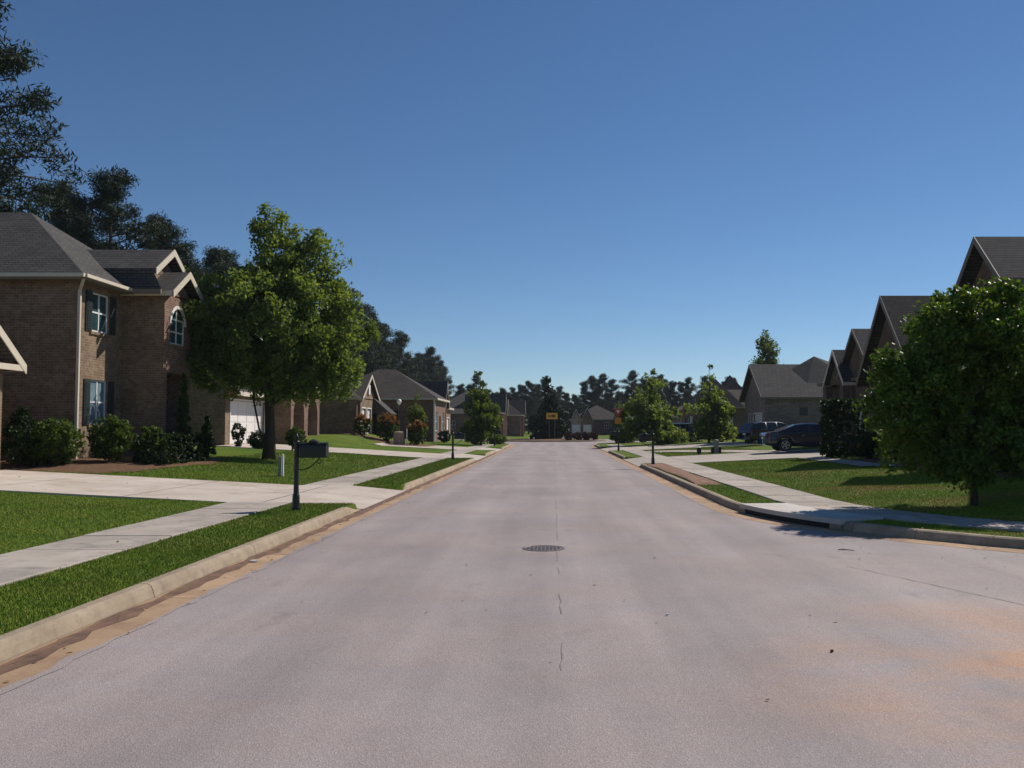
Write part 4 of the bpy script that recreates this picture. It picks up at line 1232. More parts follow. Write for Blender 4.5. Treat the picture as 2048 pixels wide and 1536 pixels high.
# maple on the right corner lawn
RB = (8.25, 17.5, float(land(8.25, 17.5)))
s = 101.0
it = [(0, 380, 110, 90), (-85, 310, 100, 95), (55, 300, 120, 115), (-105, 240, 105, 85), (10, 215, 130, 80), (-155, 275, 55, 65), (130, 340, 105, 100), (135, 215, 105, 85), (-40, 425, 45, 40), (50, 430, 50, 45), (-90, 158, 105, 65), (40, 140, 120, 62), (140, 145, 95, 65), (-30, 110, 70, 40)]
lobes = lob(RB[0], RB[1], s, [(a, b - 185 + 1.75*s, c, d) for a, b, c, d in it], 0.9, 5)
tree('maple_tree', RB, lobes, 'dense young maple on the right corner lawn', M['leaf_maple'], 900, 66, 0.21, 0.095, 0.062, 12, up=0.6)

def small_tree(name, x, y, h, w, label, leaf, seed, clear=0.25, n=260, per=34, size=0.2, conic=0.75, tr=0.09, group=None):
    z = float(land(x, y)); rnd = random.Random(seed); L = []
    for k in range(11):
        t = k/10; zc = z + h*(clear + (0.93-clear)*t); r = w/2*(1 - conic*t)*(0.8 if t < 0.08 else 1)*rnd.uniform(0.75, 1.2)
        m = 3 if t < 0.6 else 1
        for j in range(m):
            a = rnd.uniform(0, 2*PI); o = r*0.5 if m > 1 else r*0.25
            L.append((x + o*math.cos(a), y + o*math.sin(a), zc, max(0.22, r*0.62), max(0.22, r*0.62), h*0.085))
    return tree(name, (x, y, z), L, label, leaf, n, per, 0.07*h*0.7, size, tr, seed, group)
small_tree('street_tree', -6.6, 80.0, 6.5, 4.6, 'upright green street tree on the far left verge', M['leaf_young'], 21, 0.10, 320, 40, 0.24, 0.68)
small_tree('sapling', -11.2, 72.0, 4.3, 1.7, 'slender yellow-green sapling before the red brick house', M['leaf_young'], 22, 0.35, 110, 22, 0.17, 0.6, 0.04)
small_tree('street_tree', 8.6, 77.0, 6.2, 6.0, 'bushy street tree right of the yield sign', M['leaf'], 23, 0.10, 380, 40, 0.24, 0.5)
small_tree('street_tree', 12.9, 74.0, 6.6, 5.6, 'thin-topped street tree left of the grey-tan house', M['leaf'], 24, 0.10, 300, 32, 0.24, 0.85)
small_tree('street_tree', 7.3, 92.0, 4.0, 3.6, 'low bushy tree just behind the yield sign', M['leaf_young'], 28, 0.08, 200, 30, 0.26, 0.5)
small_tree('tall_tree', 26.5, 110.0, 12.6, 6.0, 'pale-topped tall tree rising behind the grey-tan house', M['leaf_young'], 25, 0.25, 420, 34, 0.34, 0.35, 0.2)
small_tree('magnolia_tree', -0.7, 116.0, 8.0, 5.4, 'dark conical magnolia on the roundabout island', M['magnolia'], 26, 0.04, 520, 34, 0.34, 0.72, 0.14)
small_tree('street_tree', -9.4, 128.0, 5.0, 4.0, 'low pale green tree left of the roundabout', M['leaf_young'], 27, 0.1, 200, 30, 0.3, 0.5)

# pines: a few builds copied along the rows behind the houses
def pine_mesh(seed, h=19.0, w=6.5, crown=0.55):
    rng = np.random.default_rng(seed); rnd = random.Random(seed)
    t = empty('pine_tree')
    mb = MB()
    lean = rnd.uniform(-0.5, 0.5)
    top = (lean, 0, h*0.97)
    c = []
    mb.tube([(0, 0, -0.3), (lean*0.2, 0, h*0.3), (lean*0.6, 0, h*0.65), top], [0.30, 0.24, 0.16, 0.03], 8)
    for k in range(46):
        u = (k + rnd.random())/46; z = h*(1-crown + crown*0.97*u)
        r = w/2*(0.45 + 0.75*math.sin(PI*min(1, 0.18+u*0.80)))*rnd.uniform(0.55, 1.1)
        if u > 0.85: r *= 0.55
        a = rnd.uniform(0, 2*PI); b = Vector((lean*(z/h) + r*math.cos(a), r*math.sin(a), z + rnd.uniform(0.0, 0.8)))
        s0 = Vector((lean*z/h, 0, z - 0.25)); mb.tube([s0, s0.lerp(b, 0.6) + Vector((0, 0, 0.15)), b], [0.06, 0.045, 0.02], 5)
        for j in range(7):
            q = s0.lerp(b, rnd.uniform(0.35, 1.06)); c.append((q.x + rnd.uniform(-.5, .5), q.y + rnd.uniform(-.5, .5), q.z + rnd.uniform(-.15, .55)))
    mb.build('trunk', M['bark'], t, smooth=True)
    c = np.array(c)
    v, q = leaves(c, 0.80*(0.7+0.6*rng.random(len(c))), 120, 0.31, rng, aspect=0.22, up=0.2, flat=0.75)
    np_mesh('crown', v, q, M['needle'], t)
    return t
protos = [pine_mesh(101, 19, 7.0, 0.68), pine_mesh(102, 20, 8.0, 0.72), pine_mesh(103, 18, 6.6, 0.62), pine_mesh(104, 19, 8.0, 0.82), pine_mesh(105, 17, 9.0, 0.94)]
used = [False]*5
def pine(k, x, y, sc, rz, label, group):
    if used[k]: o = copy_tree(protos[k])
    else: o = protos[k]; used[k] = True
    o.location = (x, y, float(land(x, min(y, 150)))); o.rotation_euler = (0, 0, rz); o.scale = (sc, sc, sc)
    tag(o, label, 'tree', group)
pine(1, -30.2, 44.5, 1.14, 0.4, 'tall open pine at the left edge towering over the roof', None)
rnd = random.Random(77)
row = [(-28.7, 57, 0.90, 3, 'broadest dark pine rising over the ridge of the left house'), (-35.0, 62, 0.88, 1, 'lower dark pine left of the broadest, close to the hip ridge'),
       (-30.0, 67, 0.86, 0, 'dark pine stepping down right of the broadest one'), (-32.0, 73, 0.87, 4, None), (-31.0, 79, 0.86, 3, None), (-31.5, 85, 0.88, 1, None), (-32.0, 91, 0.88, 4, None),
       (-37.0, 70, 0.86, 4, None), (-36.0, 80, 0.9, 3, None), (-34.0, 57.5, 0.80, 4, None), (-38.5, 62, 0.88, 4, None), (-33.5, 66, 0.84, 4, None), (-36.5, 88, 0.92, 4, None), (-40, 76, 0.9, 4, None)]
for x, y, sc, k, lb in row:
    pine(k, x, y, sc, rnd.uniform(0, 6.28), lb or 'dark pine behind the big street tree and the left house', 'pines behind the left houses')
y = 97.0
while y < 240:
    k = rnd.randrange(4)
    pine(k, -31 + rnd.uniform(-2.5, 2.5), y, rnd.uniform(0.86, 1.06), rnd.uniform(0, 6.28), 'dark pine in the row behind the far left houses', 'pines behind the far left houses')
    y += rnd.uniform(5.5, 8.5)
y = 104.0
while y < 235:
    pine(rnd.choice((3, 4)), -39 + rnd.uniform(-2.5, 2.5), y, rnd.uniform(0.84, 0.98), rnd.uniform(0, 6.28), 'dark pine in the row behind the far left houses', 'pines behind the far left houses')
    y += rnd.uniform(9, 13)
x = -26.0
while x < 62:
    k = rnd.choice((0, 1, 3, 3, 4, 4))
    pine(k, x, 222 + rnd.uniform(-8, 12) - max(0, x)*0.25, rnd.uniform(0.54, 0.76), rnd.uniform(0, 6.28), 'far pine on the skyline beyond the roundabout', 'skyline pines beyond the roundabout')
    x += rnd.uniform(1.5, 2.7)
x = -30.0
while x < 70:
    k = rnd.choice((3, 4, 4))
    pine(k, x, 250 + rnd.uniform(-6, 10), rnd.uniform(0.5, 0.66), rnd.uniform(0, 6.28), 'far pine on the skyline beyond the roundabout', 'skyline pines beyond the roundabout')
    x += rnd.uniform(1.6, 2.8)

x = -24.0
while x < 66:
    pine(4, x, 208 + rnd.uniform(-5, 6) - max(0, x)*0.2, rnd.uniform(0.34, 0.50), rnd.uniform(0, 6.28), 'low dark tree filling the far tree line beyond the roundabout', 'low trees of the far tree line')
    x += rnd.uniform(2.2, 3.8)

# shrubs
def shrub(name, x, y, rx, ry, h, label, leaf, seed, n=120, per=30, size=0.09, cat='shrub', shape='ball', tips=None, group=None, zoff=0.0):
    rng = np.random.default_rng(seed); z = float(ground_z(x, y)) + zoff
    t = empty(name, (x, y, z), label, cat, group)
    mb = MB()
    for k in range(5):
        a = k*1.26 + seed; mb.tube([(x, y, z-0.05), (x+0.3*rx*math.cos(a), y+0.3*ry*math.sin(a), z+h*0.35), (x+0.6*rx*math.cos(a), y+0.6*ry*math.sin(a), z+h*0.7)], [0.03, 0.02, 0.01], 5)
    mb.build('stem', M['bark'], t)
    d = rng.normal(size=(n, 3)); d /= np.linalg.norm(d, axis=1)[:, None]; d *= rng.random((n, 1))**0.3
    if shape == 'ball': c = d*np.array([rx*0.88, ry*0.88, h*0.46]) + np.array([0, 0, h*0.5])
    elif shape == 'cone':
        u = rng.random(n)**1.25; a = rng.random(n)*2*PI; r = (rng.random(n)**0.3)*(1-u)**0.75
        c = np.stack([rx*r*np.cos(a), ry*r*np.sin(a), h*(0.04+0.93*u)], 1)
    elif shape == 'vase':
        u = rng.random(n); a = rng.random(n)*2*PI; r = (rng.random(n)**0.3)*(0.3 + 0.7*np.sin(np.clip(u*1.15, 0, 1)*PI*0.62))*np.where(u > 0.9, 0.6, 1)
        c = np.stack([rx*r*np.cos(a), ry*r*np.sin(a), h*(0.04+0.93*u)], 1)
    else:
        c = (rng.random((n, 3))*2-1); f = rng.integers(0, 3, n); c[np.arange(n), f] = np.sign(c[np.arange(n), f])*rng.uniform(0.8, 1, n)
        c = c*np.array([rx*0.96, ry*0.96, h*0.48]) + np.array([0, 0, h*0.5])
    c[:, 2] = np.maximum(c[:, 2], 0.06)
    cr = (0.16 if shape != 'box' else 0.11)*max(0.5, min(1.6, min(rx, h)))
    v, q = leaves(c, cr, per, size, rng, up=0.4)
    np_mesh('foliage', v, q, leaf, t)
    if tips:
        m = c[:, 2] > h*0.62
        v, q = leaves(c[m] + np.array([0, 0, 0.06]), cr*1.1, per, size*1.15, rng, up=0.6)
        np_mesh('red_tips', v, q, tips, t)
    return t
SH, HG = M['shrub'], M['hedge']
shrub('conical_shrub', -15.6, 26.0, 0.85, 0.85, 1.7, 'dark conical shrub at the left edge by the brick house', HG, 1, 150, 32, 0.10, shape='cone')
shrub('round_shrub', -14.75, 26.2, 0.86, 0.8, 1.45, 'large round shrub at the near corner of the brick house', SH, 2, 170, 34, 0.10)
shrub('round_shrub', -13.75, 27.6, 0.72, 0.7, 1.55, 'tall light-tipped shrub under the lower front window', SH, 3, 150, 32, 0.10)
shrub('round_shrub', -13.1, 28.8, 0.60, 0.6, 1.25, 'rounded shrub beside the brick porch pier', SH, 4, 130, 30, 0.10)
hd = shrub('clipped_hedge', -12.65, 29.6, 0.55, 1.9, 0.98, 'low dark clipped hedge in front of the brick porch', HG, 5, 420, 30, 0.085, 'hedge', 'box')
shrub('arborvitae', -13.25, 31.75, 0.30, 0.30, 3.15, 'tall narrow column conifer beside the brick porch', M['conifer'], 6, 170, 30, 0.09, shape='cone')
shrub('arborvitae', -13.75, 35.2, 0.36, 0.36, 1.65, 'short narrow conifer further along the brick house', M['conifer'], 7, 120, 28, 0.09, shape='cone')
shrub('vase_shrub', -16.9, 47.6, 0.34, 0.34, 1.30, 'dark narrow shrub standing before the white garage door', HG, 8, 90, 26, 0.09, shape='vase')
shrub('round_shrub', -13.4, 46.2, 0.62, 0.62, 1.30, 'round green shrub behind the near mailbox', SH, 9, 130, 30, 0.10)
shrub('round_shrub', -15.2, 45.6, 0.55, 0.5, 0.95, 'small dark shrub left of the round one near the white garage', HG, 10, 100, 26, 0.10)
RT = M['redtip']
shrub('red_tip_shrub', -15.0, 69.3, 0.78, 0.8, 1.65, 'smallest red-tipped shrub, leftmost of the three', SH, 12, 100, 26, 0.14, tips=RT)
shrub('red_tip_shrub', -13.0, 69.5, 1.0, 0.95, 2.35, 'tallest red-tipped shrub, middle of the three', SH, 13, 150, 28, 0.15, tips=RT)
shrub('red_tip_shrub', -10.7, 69.2, 0.92, 0.9, 2.0, 'red-tipped shrub right of the white marker post', SH, 14, 130, 28, 0.15, tips=RT)
shrub('round_shrub', -10.3, 83.0, 0.7, 0.6, 1.3, 'dark shrub at the corner of the red brick house', HG, 15, 90, 24, 0.14)
shrub('round_shrub', -5.6, 86.0, 1.2, 0.9, 1.0, 'low yellow-green shrub under the far left street tree', M['leaf_young'], 16, 120, 26, 0.14)
shrub('clipped_hedge', 12.95, 39.2, 1.05, 0.7, 2.5, 'tall dark clipped hedge at the driveway edge on the right', HG, 17, 520, 34, 0.11, 'hedge', 'box')
for i, (yy, hh, rr, lb) in enumerate([(25.2, 1.2, 0.75, 'nearest'), (27.2, 1.5, 0.8, 'second'), (29.2, 1.3, 0.8, 'third'), (33.2, 1.5, 0.85, 'fourth'), (35.8, 1.2, 0.75, 'farthest')]):
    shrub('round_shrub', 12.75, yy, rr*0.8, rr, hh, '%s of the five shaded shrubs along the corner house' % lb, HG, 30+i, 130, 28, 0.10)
for i, px in enumerate((1.9, 3.0, 4.1, 5.0)):
    shrub('purple_shrub', px, 110.4 + 0.55*i, 0.75, 0.7, 1.05, '%s purple shrub in the hedge on the roundabout' % ['first', 'second', 'third', 'fourth'][i] + (' from the left'), M['purple'], 40+i, 80, 22, 0.16, zoff=0.30)

# ------------------------------------------------------------------ roundabout island
isl = (-0.7, 116.0)
ik = empty('roundabout_island', (isl[0], isl[1], 0), 'kerbed mulch island of the roundabout', kind='structure')
mb = MB(); mb.lathe([(7.62, 0.0), (7.62, 0.13), (7.55, 0.155), (7.40, 0.155), (7.38, 0.0)], (isl[0], isl[1], 0.0), 48); mb.build('kerb_ring', M['kerb'], ik)
MB().lathe([(7.37, 0.02), (7.35, 0.14), (6.2, 0.22), (3.0, 0.30), (0.1, 0.33)], (isl[0], isl[1], 0.0), 48).build('mulch_mound', M['mulch'], ik, smooth=True)

# ------------------------------------------------------------------ mailboxes
def make_mailbox():
    t = empty('mailbox')
    MB().lathe([(0.085, -0.1), (0.085, 0.06), (0.075, 0.10), (0.068, 0.30), (0.055, 0.33), (0.050, 0.42), (0.047, 1.28), (0.060, 1.30), (0.060, 1.34), (0.040, 1.36)], n=14).build('post', M['black'], t, smooth=False)
    MB().lathe([(0.02, 1.36), (0.035, 1.385), (0.042, 1.415), (0.032, 1.45), (0.012, 1.475), (0.004, 1.50)], n=12).build('finial', M['black'], t, smooth=True)
    arm = MB(); arm.bar((0.03, 0, 1.045), (0.60, 0, 1.045), 0.05, 0.035); arm.build('arm', M['black'], t)
    br = MB(); pts = [(0.045, 0, 0.80)]
    for k in range(9):
        a = -PI/2 + (PI/2)*k/8
        pts.append((0.09 + 0.30*math.cos(a), 0, 1.02 - 0.20 + 0.20*math.sin(a)*0.9))
    br.tube([(0.045, 0, 0.80), (0.14, 0, 0.79), (0.24, 0, 0.83), (0.33, 0, 0.90), (0.41, 0, 0.97), (0.45, 0, 1.03)], [0.012]*6, 6)
    br.tube([(0.40, 0, 0.95), (0.44, 0, 0.91), (0.48, 0, 0.93), (0.48, 0, 0.98), (0.44, 0, 1.0)], [0.011]*5, 6)
    br.build('scroll_bracket', M['black'], t)
    # box: arched top, running out over the kerb
    prof = [(-0.10, 1.065), (0.10, 1.065), (0.10, 1.24)] + [(0.10*math.cos(a), 1.24 + 0.085*math.sin(a)) for a in [PI*k/10 for k in range(1, 10)]] + [(-0.10, 1.24)]
    bxm = MB(); bxm.prism([(0.08, y, z) for y, z in prof][::-1], (0.50, 0, 0)); b = bxm.build('box', M['black'], t)
    dm = MB(); dm.prism([(0.581, y*1.06, 1.19 + (z-1.19)*1.06) for y, z in prof][::-1], (0.018, 0, 0)); d = dm.build('door', M['black'], b)
    MB().box((0.60, -0.015, 1.27), (0.625, 0.015, 1.30)).build('knob', M['galv'], d)
    MB().box((0.20, -0.118, 1.14), (0.34, -0.104, 1.17)).build('flag', M['black'], b)
    MB().lathe([(0.02, 0.0), (0.09, 0.0), (0.10, 0.03), (0.05, 0.06), (0.02, 0.07)], (0.33, 0, 1.318), 12).build('cap', M['black'], b)
    return t
mbx = make_mailbox()
spots = [(-5.02, 17.35, 0, 'ornate black mailbox in the near left verge', 1.0), (-5.1, 44.8, 0, 'black mailbox further along the left verge', 1.0), (-5.3, 79.3, 0, 'farthest left mailbox by the upright street tree', 1.0),
         (4.25, 38.2, PI, 'black mailbox on the right verge before the driveway', 1.0), (4.5, 62.0, PI, 'black mailbox under the yield sign', 1.0)]
for i, (x, y, rz, lb, sc) in enumerate(spots):
    o = mbx if i == 0 else copy_tree(mbx)
    o.location = (x, y, float(ground_z(x, y))); o.rotation_euler = (0, 0, rz)
    tag(o, lb, 'mailbox', 'black street mailboxes')

# ------------------------------------------------------------------ signs
def yield_sign(x, y):
    z = float(ground_z(x, y))
    t = empty('yield_sign', (x, y, z), 'red and white triangular yield sign over an orange plaque', 'sign')
    MB().bar((x, y, z-0.2), (x, y, z+3.45), 0.06, 0.04).build('post', M['galv'], t)
    def tri(r, zc, yy, th):
        return MB().prism([(x-r*0.866, yy, zc+r*0.5), (x, yy, zc-r), (x+r*0.866, yy, zc+r*0.5)], (0, th, 0))
    tri(0.58, z+3.20, y-0.06, 0.03).build('triangle', M['sign_red'], t)
    tri(0.24, z+3.22, y-0.066, 0.004).build('centre', M['sign_white'], t)
    p = MB().box((x-0.31, y-0.06, z+1.98), (x+0.31, y-0.03, z+2.60)).build('plaque', M['orange'], t)
yield_sign(6.35, 88.0)
def arrow_sign(x, y):
    t = empty('arrow_sign', (x, y, 0.25), 'yellow rectangular arrow sign on the roundabout island', 'sign')
    for s_ in (-0.35, 0.35): MB().bar((x+s_, y+0.03, 0.0), (x+s_, y+0.03, 3.5), 0.05, 0.04).build('post', M['galv'], t)
    MB().box((x-0.70, y-0.03, 2.78), (x+0.70, y, 3.56)).build('panel', M['yellow'], t)
    MB().prism([(x-0.5, y-0.034, 3.10), (x+0.08, y-0.034, 3.10), (x+0.08, y-0.034, 2.95), (x+0.5, y-0.034, 3.17), (x+0.08, y-0.034, 3.39), (x+0.08, y-0.034, 3.24), (x-0.5, y-0.034, 3.24)], (0, 0.003, 0)).build('arrow', M['sign_black'], t)
arrow_sign(-0.25, 109.6)

# ------------------------------------------------------------------ utility boxes, markers, small things on the lawns
def pedestal(x, y, w, h, mat, label, cap=None, name='utility_pedestal', side=None):
    z = float(ground_z(x, y)); t = empty(name, (x, y, z), label, 'utility box')
    MB().prism([(x-w/2, y-w/2, z-0.05), (x+w/2, y-w/2, z-0.05), (x+w/2, y+w/2, z-0.05), (x-w/2, y+w/2, z-0.05)], (0, 0, h*0.9+0.05)).build('body', mat, t)
    MB().lathe([(w*0.58, 0), (w*0.58, h*0.05), (w*0.45, h*0.09), (w*0.1, h*0.11)], (x, y, z+h*0.9+0.002), 12).build('cap', cap or mat, t)
    if side:
        for s_ in (-1, 1): MB().box((x+s_*(w*0.5+0.003), y-0.1, z-0.04), (x+s_*(w*0.5+0.16), y+0.1, z+h*0.45)).build('side_box', M['black'], t)
    return t
pedestal(8.25, 50.6, 0.22, 0.40, M['black'], 'short pedestal with pale cap on the right grass wedge', M['pale_cap'])
pedestal(9.15, 50.2, 0.24, 0.78, M['pedestal'], 'taller grey-green pedestal on the right grass wedge', side=True)
z = float(ground_z(-12.1, 69.0))
pedestal(-11.95, 68.6, 0.75, 1.05, M['tan_box'], 'tan utility box between the red-tipped shrubs', M['tan_box'])
def marker(x, y, h, label, box=True):
    z = float(ground_z(x, y)); t = empty('marker_post', (x, y, z), label, 'post')
    MB().bar((x, y, z-0.1), (x, y, z+h), 0.055, 0.055).build('post', M['white'], t)
    MB().lathe([(0.036, 0), (0.036, 0.02), (0.008, 0.035)], (x, y, z+h), 8).build('cap', M['white'], t)
    if box: MB().box((x-0.14, y-0.02, z-0.05), (x-0.05, y+0.10, z+h*0.93)).build('meter_box', M['pedestal'], t)
marker(-8.35, 27.4, 0.66, 'slim white marker post on the left lawn')
marker(-11.25, 67.9, 1.25, 'white marker post in front of the red-tipped shrubs', False)
# little yard sign by the garage
x, y = -16.0, 47.2; z = float(ground_z(x, y)); t = empty('yard_sign', (x, y, z), 'small dark yard sign on a stake by the white garage', 'sign')
MB().bar((x, y, z-0.1), (x, y, z+0.28), 0.03, 0.03).build('stake', M['galv'], t); MB().box((x-0.13, y-0.012, z+0.28), (x+0.13, y+0.012, z+0.55)).build('panel', M['shutter'], t)
# white balloon on a string
x, y = -11.6, 66.4; z0 = float(ground_z(x, y)); zb = 3.66
t = empty('balloon', (x, y, z0), 'white balloon floating on a string above the red-tipped shrubs', 'balloon')
MB().lathe([(0.004, -0.25), (0.03, -0.235), (0.015, -0.215), (0.06, -0.19), (0.13, -0.10), (0.175, 0.0), (0.18, 0.06), (0.155, 0.14), (0.09, 0.20), (0.01, 0.22)], (x, y, zb), 20).build('envelope', M['balloon'], t, smooth=True)
MB().tube([(x+0.02, y, z0), (x+0.05, y, z0+1.2), (x-0.02, y, zb-0.8), (x, y, zb-0.24)], [0.004]*4, 4).build('string', M['pale_cap'], t)

# ------------------------------------------------------------------ cars
def make_car(name, paint, kind, label):
    """lofted body along +X (front at +L/2); windows are separate parts"""
    t = empty(name)
    L, W, H = {'sedan': (4.85, 1.82, 1.45), 'suv': (4.75, 1.88, 1.75), 'wagon': (4.7, 1.82, 1.55)}[kind]
    hl = L/2
    def I(s, tab): return float(np.interp(s, [a for a, b in tab], [b for a, b in tab]))
    if kind == 'sedan':
        belt = [(-1, 0.80), (-0.97, 0.93), (-0.75, 0.99), (-0.3, 0.95), (0.35, 0.93), (0.62, 0.90), (0.85, 0.80), (0.96, 0.70), (1, 0.55)]
        roof = [(-1, 0.80), (-0.97, 0.94), (-0.74, 1.02), (-0.36, 1.38), (-0.15, 1.45), (0.10, 1.44), (0.24, 1.36), (0.52, 0.97), (0.62, 0.93), (0.85, 0.83), (0.96, 0.73), (1, 0.56)]
        cab = (-0.74, 0.52); rw = (-0.74, -0.36); ws = (0.22, 0.52); pill = (-0.08,); wb = (-0.59, 0.60)
    else:
        belt = [(-1, 0.75), (-0.97, 1.0), (-0.5, 1.05), (0.3, 1.03), (0.6, 1.0), (0.88, 0.90), (0.97, 0.78), (1, 0.55)]
        roof = [(-1, 0.75), (-0.98, 1.05), (-0.82, H-0.10), (-0.6, H-0.02), (0.0, H), (0.2, H-0.07), (0.50, 1.06), (0.6, 1.02), (0.88, 0.92), (0.97, 0.80), (1, 0.56)]
        cab = (-0.97, 0.50); rw = (-0.98, -0.82); ws = (0.2, 0.50); pill = (-0.45, -0.08); wb = (-0.60, 0.60)
    wid = [(-1, 0.78), (-0.93, 0.92), (-0.6, 1.0), (0.4, 1.0), (0.8, 0.95), (0.95, 0.82), (1, 0.66)]
    rwheel = 0.325 if kind == 'sedan' else 0.36
    st = sorted(set([round(-1 + 2*k/64, 4) for k in range(65)] + list(cab) + list(rw) + list(ws)))
    secs = []
    for s in st:
        x = s*hl; hw = W/2*I(s, wid); zb = 0.24 + 0.10*max(0, abs(s)-0.8)/0.2
        for wc in wb:
            dx = abs(x - wc*hl); ra = rwheel + 0.055
            if dx < ra: zb = max(zb, rwheel + math.sqrt(ra*ra - dx*dx))
        bz = I(s, belt); rz = max(I(s, roof), bz + 0.004)
        up = (rz - bz)
        rw_ = hw - 0.05 - min(0.22, up*0.42)
        m1 = zb + (bz - zb)*0.45; m2 = zb + (bz-zb)*0.80
        sec = [(hw*0.93, zb), (hw*0.985, zb + (bz-zb)*0.15), (hw, m1), (hw*0.99, m2), (hw-0.045, bz), (rw_+0.02, bz + up*0.88), (rw_-0.06, bz + up*0.975), (rw_*0.5, rz), (0, rz + 0.008)]
        full = [(x, y, z) for y, z in sec] + [(x, -y, z) for y, z in sec[-2::-1]]
        secs.append(full)
    n = len(secs[0]); V = [v for s_ in secs for v in s_]
    body, parts = [], {'side_window': [], 'windshield': [], 'rear_window': []}
    sides = {}
    for i in range(len(st)-1):
        sm = (st[i]+st[i+1])/2
        for k in range(n-1):
            f = (i*n+k, i*n+k+1, (i+1)*n+k+1, (i+1)*n+k)
            mid = min(k, n-2-k)
            if mid == 4 and cab[0]+0.10 < sm < cab[1]-0.10 and not any(abs(sm-p) < 0.022 for p in pill):
                z_hi = I(sm, roof) - I(sm, belt)
                if z_hi > 0.12:
                    seg = sum(sm > p for p in pill); sides.setdefault((k < n/2, seg), []).append(f); continue
            if mid >= 6 and ws[0] < sm < ws[1]: parts['windshield'].append(f); continue
            if mid >= 6 and rw[0] < sm < rw[1]: parts['rear_window'].append(f); continue
            body.append(f)
    body.append(tuple(range(n))); body.append(tuple((len(st)-1)*n + k for k in range(n))[::-1])
    for i in range(len(st)-1): body.append((i*n, (i+1)*n, (i+1)*n+n-1, i*n+n-1))   # floor
    def sub(nm, faces, mat):
        ids = sorted(set(j for f in faces for j in f)); mp = {j: q for q, j in enumerate(ids)}
        mb = MB(); mb.v = [V[j] for j in ids]; mb.f = [tuple(mp[j] for j in f) for f in faces]
        return mb.build(nm, mat, t, smooth=nm != 'body' or True)
    b = sub('body', body, paint)
    for k_, fs in sides.items(): sub('side_window', fs, M['car_glass'])
    for k_ in ('windshield', 'rear_window'): sub(k_, parts[k_], M['car_glass'])
    for wc in wb:
        for sg in (-1, 1):
            x = wc*hl; yo = sg*(W/2 - 0.02); yi = sg*(W/2 - 0.23)
            w = MB(); pr = [(0.0, 0.0)]
            N = 24; ring = lambda r, y: [(x + r*math.cos(2*PI*k/N), y, rwheel + r*math.sin(2*PI*k/N)) for k in range(N)]
            rings = [ring(rwheel*0.66, yo - sg*0.03), ring(rwheel*0.70, yo), ring(rwheel*0.95, yo), ring(rwheel, yo - sg*0.03), ring(rwheel, yi), ring(rwheel*0.6, yi)]
            vs = [p for r_ in rings for p in r_]; fs = []
            for a in range(len(rings)-1):
                for k in range(N):
                    k2 = (k+1) % N; q = (a*N+k, a*N+k2, (a+1)*N+k2, (a+1)*N+k); fs.append(q if sg < 0 else q[::-1])
            fs.append(tuple(5*N+k for k in range(N)))
            tyre = MB().raw(vs, fs).build('wheel', M['tyre'], t)
            rm = MB(); 
            for k in range(5):
                a = 2*PI*k/5; c = Vector((x, yo - sg*0.025, rwheel)); e = c + Vector((math.cos(a), 0, math.sin(a)))*rwheel*0.64
                rm.bar(c, e, 0.07, 0.03, up=(0, 1, 0))
            rr = [ring(rwheel*0.67, yo - sg*0.012), ring(rwheel*0.60, yo - sg*0.012), ring(rwheel*0.60, yo - sg*0.05)]
            vs = [p for r_ in rr for p in r_]; fs = [(a*N+k, a*N+(k+1) % N, (a+1)*N+(k+1) % N, (a+1)*N+k) for a in range(2) for k in range(N)]
            rm.raw(vs, fs); rm.build('rim', M['rim'], tyre)
    for sg in (-1, 1):
        bz = I(-0.95, belt); MB().box((-hl*0.985, sg*W*0.26, bz-0.19), (-hl*0.90, sg*W*0.445, bz-0.03)).build('tail_lamp', M['lamp_red'], t)
        bz = I(0.93, belt); MB().box((hl*0.90, sg*W*0.25, bz-0.12), (hl*0.955, sg*W*0.42, bz-0.01)).build('headlight', M['lamp_clear'], t)
        mx = ws[1]*hl - 0.42; bz = I(0.4, belt)
        MB().prism([(mx-0.08, sg*(W/2-0.03), bz), (mx+0.10, sg*(W/2-0.03), bz), (mx+0.06, sg*(W/2-0.03), bz+0.13), (mx-0.08, sg*(W/2-0.03), bz+0.14)], (0, sg*0.19, 0.01)).build('mirror', paint, t)
        for hx in ((0.18, -0.25) if kind == 'sedan' else (0.15, -0.3)):
            MB().box((hx*hl, sg*(W/2-0.012), 0.80), (hx*hl+0.17, sg*(W/2+0.016), 0.835)).build('handle', M['galv'], t)
    MB().box((-hl-0.012, -0.16, 0.62), (-hl+0.05, 0.16, 0.74)).build('number_plate', M['sign_white'], t)
    tag(t, label, 'car')
    return t
def place(o, x, y, rz, z=None):
    o.location = (x, y, (float(land(x, y)) + 0.032) if z is None else z); o.rotation_euler = (0, 0, rz); return o
place(make_car('sedan', M['car_navy'], 'sedan', 'dark navy sedan parked side-on in the right driveway'), 13.35, 46.6, 0.0, float(land(13.35, 46.6)) + 0.035)
place(make_car('parked_car', M['car_black'], 'wagon', 'black car half hidden behind the navy sedan'), 15.2, 61.8, 0.4)
place(make_car('parked_car', M['car_green'], 'suv', 'dark teal vehicle beyond the right lawn, under the trees'), 11.2, 81.0, PI)
place(make_car('parked_car', M['car_white'], 'wagon', 'pale vehicle glimpsed behind the yield sign post'), 8.6, 100.0, PI, 0.02)

